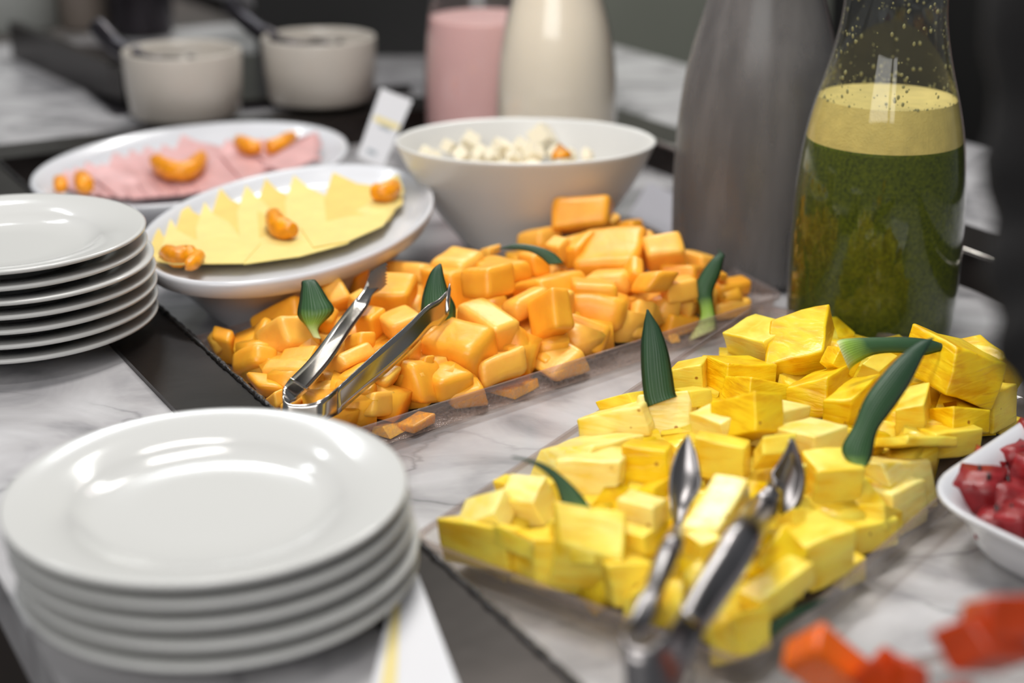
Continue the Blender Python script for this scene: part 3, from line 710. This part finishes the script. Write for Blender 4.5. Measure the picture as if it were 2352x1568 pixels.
dU = .560; dT1 = hd(1573, 1100, zpine, -.02); dT2 = hd(1830, 1100, zpine, -.02)
tg2 = empty('serving_tongs', D(1480, 1500, dU), 'large blurred steel tongs with spoon-shaped tips standing in the pineapple', 'tongs', 'serving tongs')
ribbon([zz(P3, (180,900,290,900), (dU+.03, dU+.03)), zz(P3, (110,1040,240,1060), (dU+.015, dU+.018)), zz(P3, (78,1110,150,1180), (dU, dU+.012)), zz(P3, (75,1150,90,1480), (dU-.004, dU-.004)), zz(P3, (120,1200,150,1560), (dU-.008, dU-.008)), zz(P3, (230,1205,260,1570), (dU-.008, dU-.008)),
        zz(P3, (310,1150,370,1500), (dU-.004, dU-.004)), zz(P3, (350,1090,450,1330), (dU+.004, dU+.004)), zz(P3, (400,1000,540,1110), (dU+.02, dU+.02))], .0012, 'spring_bend', M['steel_mid'], tg2)
ribbon([zz(P3, (180,900,290,900), (dU+.03, dU+.03)), zz(P3, (225,780,345,800), (dU+.045, dU+.045)), zz(P3, (270,650,400,670), (dU+.06, dU+.06)), zz(P3, (325,560,425,580), (dU+.07, dU+.07)), zz(P3, (362,500,412,510), (dT1, dT1))], .0012, 'arm', M['steel_mid'], tg2, curl=-.22)
ribbon([zz(P3, (362,500,412,510), (dT1, dT1)), zz(P3, (345,390,450,410), (dT1, dT1)), zz(P3, (338,280,520,290), (dT1+.003, dT1+.003)), zz(P3, (350,180,515,200), (dT1+.006, dT1+.006)), zz(P3, (385,80,492,95), (dT1+.008, dT1+.008)), zz(P3, (435,2,452,2), (dT1+.010, dT1+.010))], .0012, 'spoon_tip', M['steel_mid'], tg2, m=9, curl=.2)
ribbon([zz(P3, (400,1000,540,1110), (dU+.02, dU+.02)), zz(P3, (500,815,650,960), (dU+.04, dU+.04)), zz(P3, (610,635,780,760), (dU+.06, dU+.06)), zz(P3, (720,460,880,560), (dU+.08, dU+.08)), zz(P3, (800,360,945,460), (dT2-.01, dT2-.01)), zz(P3, (880,300,965,340), (dT2, dT2)), zz(P3, (925,225,985,280), (dT2, dT2))], .0012, 'arm', M['steel_mid'], tg2, curl=-.18)
ribbon([zz(P3, (925,225,985,280), (dT2, dT2)), zz(P3, (950,180,1000,480), (dT2+.002, dT2+.006)), zz(P3, (990,110,1060,440), (dT2+.003, dT2+.008)), zz(P3, (1015,60,1105,300), (dT2+.004, dT2+.008)), zz(P3, (1028,30,1100,170), (dT2+.005, dT2+.008)), zz(P3, (1036,8,1045,15), (dT2+.008, dT2+.008))], .0012, 'spoon_tip', M['steel_mid'], tg2, m=9, curl=.22)

# ------------------------------------------------------------------ bottles
PROF = [(.046, 0), (.0495, .004), (.0505, .012), (.0508, .03), (.0510, .055), (.0500, .085), (.0480, .108), (.0455, .125), (.0422, .140), (.0380, .155), (.0335, .172), (.0300, .190), (.0290, .205), (.0290, .225), (.0310, .245), (.0345, .262), (.0360, .268)]
def interp(P, zq):
    for (r0, z0), (r1, z1) in zip(P, P[1:]):
        if z0 <= zq <= z1: return r0+(r1-r0)*(zq-z0)/(z1-z0)
    return P[-1][0]
def bottle(x, y, k, label, fills, glass, group=None):
    """fills: list of (name, z0, z1, material)"""
    root = empty('carafe', (x, y, FLOOR), label, 'bottle', group)
    pr = [(float(a), float(b)) for a, b in catmull(PROF, 3)]
    bm = bmesh.new()
    inn = [(max(r-.0006, .001), max(h, .003)) for r, h in pr if h > .003]
    lathe(bm, [(r*k, h*k) for r, h in ([(0, .002), (.03, .001)] + pr + inn[::-1] + [(0, .006)])], 72)
    o = bmo('glass', bm, glass, root, smooth=True)
    for nm, z0, z1, mt in fills:
        bm = bmesh.new(); hs = [z0] + [h for h in [q[1]*k for q in pr] if z0 < h < z1] + [z1]
        lathe(bm, [(0, z0)] + [((interp(pr, h/k)*k-.0012), h) for h in hs] + [(0, z1)], 72)
        bmo(nm, bm, mt, root, smooth=False)
        for p in root.children[-1].data.polygons: p.use_smooth = len(p.vertices) == 4
    return root
Yg = U(1993, 762, FLOOR); kg = 190/FPX*(dep(Yg)-.0)/.0508
def zat(y, base): # height above the well floor at which photo row y meets the bottle's axis
    q = D(1176, y, 1) - Vector((0, 0, CAMH)); return CAMH + q.z/q.y*base.y - FLOOR
zt = zat(322, Yg)+.002; zf_ = zat(222, Yg)
gb = bottle(Yg.x, Yg.y, kg, 'glass carafe of dark green juice with a pale foam layer', [('green_juice', .007, zt, M['juice']), ('foam', zt, zf_, M['foam'])], M['glass'])
# splashes dried on the neck
r = random.Random(9); bm = bmesh.new(); pr = [(float(a), float(b)) for a, b in catmull(PROF, 3)]
for i in range(430):
    h = zf_ + (r.random()**2.4)*.115; rad = interp([(a*kg, b*kg) for a, b in pr], h)-.0012*kg; a = r.uniform(0, 6.283); s = r.choice([.0003, .0004, .0005, .0007, .0011])
    c = Vector((rad*math.cos(a), rad*math.sin(a), h)); q = bmesh.ops.create_icosphere(bm, subdivisions=1, radius=s, matrix=Matrix.Translation(c) @ Matrix.Rotation(a, 4, 'Z') @ Matrix.Diagonal((.35, 1, 1+r.random()*.6, 1)))
o = bmo('splash_flecks', bm, plain('dried_splash', (150, 144, 96), .6), gb, smooth=True); o['kind'] = 'stuff'
Yf = U(1726, 618, FLOOR); kf = 186/FPX*dep(Yf)/.0508
bottle(Yf.x, Yf.y, kf, 'fogged grey glass carafe behind the green juice, beaded with condensation', [('water', .007, .16, clear('still_water', (.8, .82, .82), fog=.06))], M['frost'])
Yc = U(1276, 425, FLOOR); kc = 137/FPX*dep(Yc)/.0508
bottle(Yc.x, Yc.y, kc, 'glass carafe filled with cream-coloured drink behind the white bowl', [('cream_drink', .007, .19, M['cream_milk'])], M['glass'], 'milk drink carafes')
o = bpy.data.objects.new('x', None); bpy.data.objects.remove(o)
Yp = U(1112, 345, FLOOR); kp = 134/FPX*dep(Yp)/.0508
bottle(Yp.x, Yp.y, kp, 'glass carafe of pale pink drink, partly behind the cream one', [('pink_drink', .007, zat(38, Yp), M['pink_milk'])], M['glass'], 'milk drink carafes')

# ------------------------------------------------------------------ platters, bowl
def platter(cx, cy, a, b, ang, h, label, deep=True):
    bm = bmesh.new()
    prof = [(0, 0), (.55, 0), (.60, .002), (.70, .005), (.86, .012), (.97, .019), (1.0, .0225), (.995, .0240), (.97, .0236), (.90, .0185), (.84, .0135), (.78, .0118), (.4, .0112), (0, .0112)]
    if not deep: prof = prof[:9] + [(.93, .0215), (.88, .0195), (.82, .0186), (.4, .0184), (0, .0184)]; prof[3:5] = [(.72, .009), (.86, .0165)]
    lathe(bm, [(r_, h_*h) for r_, h_ in prof], 96, ax=(a, b), rot=math.radians(ang))
    o = bmo('oval_platter', bm, M['melamine'], smooth=True); o.location = (cx, cy, FLOOR); return tag(o, label, 'platter', 'oval white platters')
cp = platter(-.155, 1.0715, .153, .093, 75.5, 2.4, 'near oval white platter holding fanned yellow cheese slices', False)
hp = platter(-.269, 1.303, .155, .116, 62.4, 1.7, 'far oval white platter holding fanned pink ham slices')
zch = FLOOR+.0462
def slice_obj(name, pts, z0, th, mat, label, group, cat, lift=0.0):
    P3d = [U(x, y, z0+min(lift, .011 if 'ham' in name else .007)*(1.0 if k == 0 else .75 if k == 1 else .5 if k == len(pts)-1 and len(pts) == 6 else 0)) for k, (x, y) in enumerate(pts)]
    c = sum(P3d, Vector())/len(P3d); bm = bmesh.new()
    lo = [bm.verts.new(p-c) for p in P3d]; hi = [bm.verts.new(p-c+Vector((0, 0, th))) for p in P3d]
    bm.faces.new(lo); bm.faces.new(hi)
    for k in range(len(lo)): bm.faces.new([lo[k], lo[(k+1) % len(lo)], hi[(k+1) % len(lo)], hi[k]])
    bevel(bm, th*.25, 1)
    o = bmo(name, bm, mat); o.location = c; return tag(o, label, cat, group)
ordw = ['leftmost', 'second from the left', 'third from the left', 'fourth from the left', 'fifth from the left', 'sixth from the left', 'seventh from the left', 'eighth from the left', 'ninth from the left', 'tenth from the left', 'eleventh from the left', 'rightmost']
tips = [(362,520),(392,505),(425,462),(470,466),(506,434),(565,428),(610,412),(675,405),(765,398),(915,402)]
def yb(x):  # near edge of the cheese fan
    return 606 - max(0, (x-520))**1.5*.0135
for i, (tx, ty) in enumerate(tips):
    w0 = [28, 30, 34, 36, 46, 48, 52, 62, 110, 30][i]
    if i < 9:
        bx = tx+70; p = [(tx, ty), (tx+w0*.5, ty+26), (min(tx+w0*2.0+60, 930), min(ty+80+i*3, yb(tx+w0*2+60)-6)), (bx+60, min(yb(bx+60), 600)), (max(345, bx-80), min(yb(bx-80), 606)), (max(340, tx-20), ty+62)]
    else: p = [(tx, ty), (tx+10, ty+30), (925, 470), (860, 515), (780, 545), (745, 520), (820, 450)]
    slice_obj('cheese_slice', p, zch+.0006*i, .0010, M['cheese'] if i % 2 else M['cheese2'], f'thin yellow cheese slice, its tip {ordw[i] if i < 9 else "rightmost"} along the fan', 'fanned cheese slices', 'cheese', lift=.013)
for i in range(3):
    p = [[(560,560),(700,520),(830,505),(800,560),(690,590),(560,608)], [(380,560),(520,545),(600,560),(560,606),(400,608),(352,600)], [(690,525),(800,500),(900,490),(880,520),(800,556),(720,570)]][i]
    slice_obj('cheese_slice', p, zch+.0061+.0005*i, .001, M['cheese'], ['thin yellow cheese slice along the middle of the near platter edge', 'thin yellow cheese slice below the left mandarin piece', 'thin yellow cheese slice right of the middle mandarin piece'][i], 'fanned cheese slices', 'cheese')
htips = [(150,392),(172,385),(198,374),(232,378),(262,352),(300,346),(334,338),(374,334),(418,312),(520,322),(600,320),(728,305)]
zh = FLOOR+.0215
def ybh(x): return float(np.interp(x, [150, 300, 420, 500, 620, 700, 740], [446, 458, 450, 438, 405, 375, 350]))
for i, (tx, ty) in enumerate(htips):
    bx = tx+60
    p = [(tx, ty), (tx+34, ty+16), (min(tx+190, 738), min(ty+50, 400)), (min(bx+130, 730), ybh(min(bx+130, 730))), (max(150, min(bx-20, 650)), ybh(max(150, min(bx-20, 650)))), (max(132, tx-16), ty+34)]
    if i == 11: p = [(690, 318), (728, 305), (740, 335), (722, 368), (660, 398), (600, 380)]
    slice_obj('ham_slice', p, zh+.0011*i, .0014, M['ham'], f'thin pink ham slice, its tip {ordw[i]} along the fan', 'fanned ham slices', 'ham', lift=.011)

def mandarin(pts, z0, rad, label, squash=.8):
    P = [U(x, y, z0) for x, y in pts]; P = [Vector(q) for q in catmull(P, 5)]
    n = len(P); c = sum(P, Vector())/n; bm = bmesh.new()
    tube(bm, [p-c for p in P], [rad*(.35+.65*math.sin(math.pi*(.08+.84*i/(n-1)))**.6) for i in range(n)], 12)
    for v in bm.verts: v.co += noise.noise_vector((v.co+c)*160)*rad*.16
    o = bmo('mandarin_segment', bm, M['mandarin'], smooth=True); o.location = c; return tag(o, label, 'mandarin', 'mandarin segments garnishing the platters')
zc2 = zch+.009+.005
mandarin([(628,492),(640,520),(675,530)], zc2, .0075, 'orange mandarin piece in the middle of the cheese platter')
mandarin([(858,440),(885,442),(908,428)], zc2+.001, .0078, 'orange mandarin piece at the right end of the cheese platter')
mandarin([(380,578),(405,590),(430,585),(452,598)], zc2-.004, .0072, 'ragged orange mandarin piece at the left end of the cheese platter')
mandarin([(448,592),(455,588),(440,605),(425,608)], zc2-.003, .005, 'small orange mandarin piece tucked beside the left one on the cheese')
mandarin([(358,368),(380,386),(415,394),(445,385),(462,360)], zh+.02, .0085, 'curved orange mandarin segment in the middle of the ham')
mandarin([(548,322),(570,337),(600,338)], zh+.022, .0075, 'left half of the pair of orange mandarin segments on the right of the ham')
mandarin([(612,338),(645,333),(672,312)], zh+.022, .0078, 'right half of the pair of orange mandarin segments on the right of the ham')
mandarin([(138,412),(140,432)], zh+.016, .0062, 'leftmost orange mandarin piece on the ham platter')
mandarin([(188,408),(196,430)], zh+.016, .0085, 'orange mandarin piece second from the left on the ham platter')

zr = .060; cb = U(1207, 322, zr); kb = dep(cb)/FPX*300
bm = bmesh.new(); hh = zr-FLOOR
prof = [(0, .004), (.40, .004), (.43, 0), (.47, 0), (.50, .006), (.66, hh*.30), (.82, hh*.58), (.93, hh*.82), (.985, hh-.003), (1.0, hh), (.985, hh+.001), (.965, hh-.001), (.90, hh*.81), (.78, hh*.58), (.62, hh*.34), (.40, .016), (0, .012)]
lathe(bm, prof, 96, ax=(kb, kb*.76))
o = bmo('salad_bowl', bm, M['bowl'], smooth=True); o.location = (cb.x, cb.y, FLOOR); tag(o, 'large white china bowl of white cheese cubes behind the melon', 'bowl')
rf = random.Random(4)
fetas = [(980,345,30),(1030,330,30),(1078,320,40),(1108,345,34),(1150,335,40),(1195,335,40),(1245,310,52),(1225,345,40),(1275,345,34),(1310,350,26),(1350,352,26),(1130,350,30),(1180,352,30),(1060,350,34),(1000,352,22),(1345,342,16)]
for i, (x, y, s) in enumerate(fetas):
    p = U(x, y+6, zr-.012); s3 = s/FPX*dep(p)*.85; bm = bmesh.new()
    hexa(bm, [Vector((s3*((k & 1)-.5), s3*(((k >> 1) & 1)-.5), s3*((k >> 2)-.5))) for k in range(8)]); bevel(bm, s3*.08, 2)
    o = bmo('cheese_cube', bm, M['feta'], smooth=False); o.location = p; o.rotation_euler = (rf.uniform(.3, .9), rf.uniform(.3, .9), rf.uniform(0, 3))
    tag(o, None, 'cheese', 'white cheese cubes in the bowl'); note(o, 'white cheese cube', x, y, s, [((1290, 350), 'the orange sliver in the white bowl'), ((930, 330), 'the left rim of the white bowl'), ((1130, 340), 'the centre of the white bowl')])
for i in range(14):   # lower cubes carrying the visible ones
    a = rf.uniform(0, 6.28); rr = rf.uniform(0, .62); s3 = .02; bm = bmesh.new()
    hexa(bm, [Vector((s3*((k & 1)-.5), s3*(((k >> 1) & 1)-.5), s3*((k >> 2)-.5))) for k in range(8)]); bevel(bm, s3*.08, 2)
    o = bmo('cheese_cube', bm, M['feta']); o.location = (cb.x+.0955*rr*math.cos(a), cb.y+.072*rr*math.sin(a), zr-.030); o.rotation_euler = (rf.random(), rf.random(), rf.random()*3)
    tag(o, 'white cheese cube hidden low in the bowl', 'cheese', 'lower white cheese cubes in the bowl')
p0 = U(1285, 352, zr-.004); bm = bmesh.new(); k = .0001
q = [U(1268,366,zr-.004)-p0, U(1312,362,zr-.004)-p0, U(1284,338,zr-.004)-p0]
lo = [bm.verts.new(v) for v in q]; hi = [bm.verts.new(v+Vector((0, .004, .003))) for v in q]; bm.faces.new(lo); bm.faces.new(hi)
for i in range(3): bm.faces.new([lo[i], lo[(i+1) % 3], hi[(i+1) % 3], hi[i]])
bevel(bm, .0008, 2)
o = bmo('mandarin_segment', bm, M['mandarin'], smooth=True); o.location = p0; tag(o, 'small orange sliver among the white cheese cubes in the bowl', 'mandarin', 'mandarin segments garnishing the platters')

# ------------------------------------------------------------------ mugs in their rack at the back
rack = empty('mug_rack', U(430, 250, 0), 'dark steel rack on the back counter holding two mugs', 'rack')
def barbox(pa, pb, w_, z0, z1, name):
    d_ = (pb-pa); d_.z = 0; n_ = Vector((-d_.y, d_.x, 0)).normalized()*w_/2; bm = bmesh.new()
    hexa(bm, [Vector(((pa, pb)[i & 1].x, (pa, pb)[i & 1].y, (z0, z1)[i >> 2])) + n_*(1 if (i >> 1) & 1 else -1) for i in range(8)]); bevel(bm, .002)
    return keep(bmo(name, bm, M['steel_dark']), rack)
A0 = U(270, 238, 0); A1 = U(40, 130, 0); 
B0 = U(585, 262, 0); B1 = U(960, 232, 0)
barbox(A0, A1, .012, .0, .042, 'side_bar'); barbox(A0, U(300, 250, 0), .012, 0, .040, 'corner_post')
barbox(U(300,268,0), U(940,214,0), .012, 0, .008, 'front_bar')
bm = bmesh.new(); qq = [U(262,266,0), U(885,238,0), U(60,104,0), U(780,138,0)]
hexa(bm, [qq[i & 3] + Vector((0, 0, .0005 if i < 4 else .0035)) for i in range(8)]); keep(bmo('rack_floor', bm, M['steel_black']), rack)
def mug(x, y0, y1, wpx, label, hang):
    base = U(x, y0, .008); k_ = dep(base)/FPX; R = wpx/2*k_; hgt = (y0-y1)*k_/math.cos(PITCH*.5); root = empty('mug', base, label, 'mug', 'white mugs in the rack')
    bm = bmesh.new()
    lathe(bm, [(0, 0), (R*.86, 0), (R*.93, .004), (R*.98, hgt*.5), (R, hgt*.97), (R*.985, hgt), (R*.95, hgt), (R*.93, hgt*.9), (R*.90, .01), (0, .007)], 64)
    bmo('cup', bm, M['china_grey'], root, smooth=True)
    return root, R, hgt
m1, R1, h1 = mug(428, 262, 115, 268, 'white mug nearer the left, with a dark ladle resting in it', 0)
m2, R2, h2 = mug(738, 228, 85, 258, 'white mug nearer the carafes, with a dark ladle and a lamp glint on its rim', 0)
def ladle(m_, pts, label):
    bm = bmesh.new(); P = [D(*q) for q in pts]; c = P[-1]
    P = [Vector(q) for q in catmull(P, 4)]; tube(bm, [q-c for q in P], [.010 if i < len(P)*.5 else .005 for i in range(len(P))], 10)
    root = empty('ladle', c, label, 'ladle', 'ladles in the mugs')
    bmo('handle', bm, M['steel_black'], root, smooth=True)
    bm = bmesh.new(); lathe(bm, [(0, -.010), (.012, -.007), (.017, 0), (.0175, .004), (.016, .004), (.0155, 0), (.011, -.005), (0, -.008)], 24)
    bmo('bowl', bm, M['steel_black'], root, smooth=True)
db1 = dep(m1.location); db2 = dep(m2.location)
ladle(m1, [(222,58,db1+.03), (262,100,db1+.02), (310,128,db1+.0), (360,140,db1-.01), (410,142,db1+.02)], 'dark steel ladle leaning out to the left of the left mug')
ladle(m2, [(530,8,db2+.05), (570,50,db2+.03), (620,85,db2+.0), (680,105,db2-.01), (750,103,db2+.02)], 'dark steel ladle leaning out to the left of the right mug')
for (x, y, dd) in ((0, 0, 0),):
    pass

# ------------------------------------------------------------------ things on the back counter and beyond
def block(name, pa, pb, depth_dir, zb, zt, mat, label, cat, bev=.006):
    """upright box: front edge runs pa -> pb, body extends along depth_dir"""
    bm = bmesh.new(); c = (pa+pb)/2; c.z = zb
    hexa(bm, [Vector(((pa, pb)[i & 1].x, (pa, pb)[i & 1].y, (zb, zt)[i >> 2])) + depth_dir*(1 if (i >> 1) & 1 else 0) - c for i in range(8)]); bevel(bm, bev, 2)
    o = bmo(name, bm, mat); o.location = c; return tag(o, label, cat)
block('dispenser', U(590, 128, 0), U(1240, 128, 0), Vector((0, .3, 0)), .0, .45, M['black'], 'tall black appliance standing behind the mugs and carafes', 'appliance')
def pot(x, y, wpx, hgt, mat, label, name='pot', cat='pot', zb=0.0):
    b_ = U(x, y, zb); R = wpx/2/FPX*dep(b_); bm = bmesh.new()
    lathe(bm, [(0, 0), (R*.9, 0), (R, .006), (R, hgt-.02), (R*.9, hgt-.004), (R*.5, hgt+.004), (R*.12, hgt+.008), (R*.12, hgt+.02), (0, hgt+.022)], 48)
    o = bmo(name, bm, mat, smooth=True); o.location = b_; return tag(o, label, cat)
pot(325, 78, 150, .16, M['steel_black'], 'dark round pot blurred behind the left mug')
pot(196, 66, 110, .2, plain('brown_enamel', (118, 108, 100), .5), 'brownish grey urn blurred at the back left')
pot(20, 62, 260, .25, plain('pale_enamel', (170, 172, 168), .5), 'pale grey urn blurred at the far left corner', 'urn', 'urn')
block('cabinet', Vector((.55, 2.75, 0)), Vector((2.4, 1.9, 0)), Vector((.4, .9, 0)), -.95, 1.2, M['black'], 'black cabinet standing beyond the counter on the right', 'cabinet', .01)
block('wooden_post', Vector((.795, 2.05, 0)), Vector((.93, 1.98, 0)), Vector((.03, .1, 0)), -.95, 1.3, M['wood'], 'reddish brown wooden post beyond the counter at the far right', 'post', .01)

# ------------------------------------------------------------------ cards
def card(P, th, label, marks_, group=None, name='price_card', mt0='paper'):
    c = sum(P, Vector())/4; root = empty(name, c, label, 'card', group)
    n_ = (P[1]-P[0]).cross(P[3]-P[0]).normalized(); 
    if n_.y > 0: n_ = -n_
    def quad(a, b, cc, dd, off, t_, nm, mt):
        bm = bmesh.new(); q = [P[0].lerp(P[1], a).lerp(P[3].lerp(P[2], a), cc), P[0].lerp(P[1], b).lerp(P[3].lerp(P[2], b), cc), P[0].lerp(P[1], b).lerp(P[3].lerp(P[2], b), dd), P[0].lerp(P[1], a).lerp(P[3].lerp(P[2], a), dd)]
        lo = [bm.verts.new(v-c+n_*off) for v in q]; hi = [bm.verts.new(v-c+n_*(off+t_)) for v in q]; bm.faces.new(lo); bm.faces.new(hi)
        for i in range(4): bm.faces.new([lo[i], lo[(i+1) % 4], hi[(i+1) % 4], hi[i]])
        bmo(nm, bm, mt, root)
    quad(0, 1, 0, 1, 0, th, 'sheet', M[mt0])
    for a, b, cc, dd, mt in marks_: quad(a, b, cc, dd, th, .0003, 'printed_band', mt)
    return root
dk = dep(U(850, 375, FLOOR+.02))
card([D(875,203,dk+.01), D(947,232,dk+.01), D(880,385,dk-.01), D(820,360,dk-.01)], .001, 'tilted white label card with a yellow band, left of the white bowl', [(.12, .95, .38, .46, M['ink_yellow']), (.35, .75, .47, .52, M['ink_grey']), (.25, .6, .84, .90, M['ink_grey'])], 'white label cards')
dk = dep(U(1045, 330, FLOOR+.02))+.05
card([D(1035,262,dk), D(1062,270,dk), D(1075,330,dk), D(1020,330,dk)], .001, 'small white label tip just showing over the far rim of the white bowl', [], 'white label cards')
P = [U(908, 1326, .006), U(960, 1322, .006), U(1062, 1600, .004), U(850, 1600, .004)]
card(P, .0008, 'white label card with a yellow streak lying below the near plate stack', [(.10, .28, .25, .95, M['ink_yellow'])], 'white label cards')
M['marble_patch'] = plain('pale_marble_patch', (150, 148, 156), .6)
P = [U(1490, 418, FLOOR+.003), U(1560, 450, FLOOR+.003), U(1570, 560, FLOOR+.003), U(1440, 500, FLOOR+.003)]  # thin sheet added to stand in for a paler stretch of the marble
card(P, .001, 'flat pale grey sheet added as lighter marble between the white bowl and the fogged carafe', [], 'white label cards', mt0='marble_patch')

# ------------------------------------------------------------------ watermelon dish (right edge)
zd = .010
wc = U(2100, 1132, zd); e1 = (U(2352, 965, zd)-wc).normalized(); e2 = (U(2352, 1272, zd)-U(2150, 1176, zd)).normalized()
side = .17
Qd = [v2(wc), v2(wc+e2*side), v2(wc+(e1+e2)*side), v2(wc+e1*side)]
cen = sum(Qd, Vector((0, 0)))/4
def dloop(scale, rad, zc, pinch=0.0):
    q = [cen+(p-cen)*scale for p in Qd]; L = rquad(q, rad, 8); out = []
    for i, p in enumerate(L):
        out.append(Vector((p.x, p.y, zc)))
    return out
bm = bmesh.new(); R = []
dis = [(.62, .02, FLOOR), (.68, .022, FLOOR+.001), (.80, .03, FLOOR+.010), (.86, .035, FLOOR+.020), (.90, .036, zd-.009), (.97, .036, zd-.004), (1.0, .036, zd-.0015), (1.0, .036, zd+.0005), (.97, .035, zd), (.90, .034, zd-.003), (.86, .033, zd-.010), (.82, .032, FLOOR+.020), (.74, .028, FLOOR+.011), (.60, .02, FLOOR+.005)]
for s_, rd, zc in dis: R.append([bm.verts.new(p) for p in dloop(s_, rd, zc)])
for a, b in zip(R, R[1:]):
    for k in range(len(a)): bm.faces.new([a[k], a[(k+1) % len(a)], b[(k+1) % len(a)], b[k]])
bm.faces.new(R[0]); bm.faces.new(R[-1])
tag(bmo('serving_dish', bm, M['melamine'], smooth=True), 'white square dish with a flared rim holding watermelon, at the right edge', 'dish')
wm = [(2215,1130,80),(2290,1060,75),(2340,1010,60),(2270,1150,80),(2350,1100,80),(2350,1190,80),(2300,1200,60),(2240,1200,50),(2400,1050,80),(2420,1150,80),(2410,1230,80),(2230,1070,50),(2380,960,70)]
rw = random.Random(8)
for i, (x, y, s) in enumerate(wm):
    p = U(x+38, y, zd-.008-.003*(i % 2)); s3 = s/FPX*dep(p)*1.3; bm = bmesh.new()
    hexa(bm, [Vector((s3*((k & 1)-.5), s3*(((k >> 1) & 1)-.5)*.9, s3*((k >> 2)-.5)*.85)) + Vector([rw.uniform(-.12, .12)*s3 for _ in range(3)]) for k in range(8)])
    bevel(bm, s3*.2, 3, .1)
    bmesh.ops.subdivide_edges(bm, edges=[e for e in bm.edges if e.calc_length() > s3*.3], cuts=2, use_grid_fill=True)
    for v in bm.verts: v.co += noise.noise_vector(v.co*90+Vector((i, 0, 0)))*s3*.07
    o = bmo('watermelon_chunk', bm, M['watermelon'], smooth=True); o.location = p; o.rotation_euler = (rw.uniform(-.3, .3), rw.uniform(-.3, .3), rw.uniform(0, 3))
    tag(o, None, 'watermelon', 'watermelon chunks in the white dish'); note(o, 'watermelon chunk', x, y, s, [((2170, 1120), 'the left corner of the white dish'), ((2352, 1010), 'the back rim of the white dish'), ((2352, 1250), 'the front rim of the white dish')])
    bm = bmesh.new()
    for q in range(5):
        dr = Vector((rw.uniform(-1, 1), rw.uniform(-1, .1), rw.uniform(.1, 1))).normalized()*s3*.49
        bmesh.ops.create_icosphere(bm, subdivisions=1, radius=.0022, matrix=Matrix.Translation(dr) @ Matrix.Rotation(rw.uniform(0, 3), 4, 'Y') @ Matrix.Diagonal((.6, .6, 1.4, 1)))
    sd = bmo('seeds', bm, M['seed'], o, smooth=True)

# ------------------------------------------------------------------ papaya tray (bottom right)
PZ = .012
a_, b_ = U(1560, 1625, PZ), U(2460, 1432, PZ)
PPQ = [v2(b_), v2(b_ + Vector((.02, .0, 0))), v2(a_), v2(a_)]
ax_ = (b_-a_).normalized(); nn = Vector((ax_.y, -ax_.x, 0))
PPQ = [v2(b_), v2(a_), v2(a_+nn*.13), v2(b_+nn*.13)]
tray('papaya_tray', PPQ, FLOOR, PZ, 'clear acrylic tray of orange papaya at the bottom right corner')
PAP = [((1180,1230,1000,1320,1200,1178,1420,1420),.545), ((1500,1260,1380,1380,1560,1205,1690,1420),.54), ((1700,1300,1600,1240,1800,1330,1700,1440),.53), ((2130,1170,1985,1200,2160,940,2400,1150),.50), ((2180,1250,1975,1340,2100,1180,2400,1260),.495), ((1950,1420,1850,1450,2050,1400,1960,1500),.50)]
for t, dd in PAP:
    chunk('papaya_chunk', t, P3[0], P3[1], None, M['papaya' if t[0] < 1400 else 'papaya_deep'], .13, 'orange-red papaya chunk', [((1860, 1520), 'the left end of the papaya tray'), ((2050, 1520), 'the middle of the papaya tray'), ((2300, 1430), 'the right edge of the photo')], 'papaya chunks in the front tray', dfix=dd)

# ------------------------------------------------------------------ dark sleeve close to the camera at the right edge
bm = bmesh.new()
P = [Vector(q) for q in catmull([D(2400, -500, .45), D(2395, 100, .45), D(2388, 500, .45), D(2412, 760, .44), D(2500, 900, .43), D(2900, 1000, .42)], 5)]
c = P[0]; tube(bm, [p-c for p in P], [.015+.002*math.sin(i*1.7) for i in range(len(P))], 20)
o = bmo('coat_sleeve', bm, M['cloth'], smooth=True); o.location = c
tag(o, 'dark blurred cloth sleeve hanging close by at the far right edge', 'sleeve')

# ------------------------------------------------------------------ drop buried chunks nobody can see, then word the labels
bpy.context.view_layer.update()
dg = bpy.context.evaluated_depsgraph_get()
clear_names = {'clear_acrylic', 'acrylic_rim_edge', 'condensation_on_acrylic', 'bottle_glass'}
eyes = [Vector((0, 0, CAMH)), Vector((-.16, 0, CAMH)), Vector((.16, 0, CAMH))]
seen = set(); fs = set(o.name for o in fill)
boxes = [o for o in sc.objects if o.type == 'MESH' and o.name in fs]
for eye in eyes:
    for ix in range(150):
        for iy in range(110):
            x = 380+ix*13.3; y = 480+iy*10.4
            p = U(x, y, 0.0) ; dr = (p-eye).normalized(); org = eye.copy()
            for _ in range(7):
                hit, loc, nrm, fi, ob, mt = sc.ray_cast(dg, org, dr)
                if not hit: break
                if ob.data.materials and ob.data.materials[0] and ob.data.materials[0].name in clear_names: org = loc+dr*.0003; continue
                if ob.name in fs: seen.add(ob.name)
                break
for o in fill:
    if o.name not in seen: bpy.data.objects.remove(o)
    else:
        mel = o.name.startswith('melon'); x, y = px_of(o.location)
        note(o, 'half-hidden '+('melon' if mel else 'pineapple')+' chunk', x, y, 1, MARKS_M if mel else MARKS_P)
flush_labels()
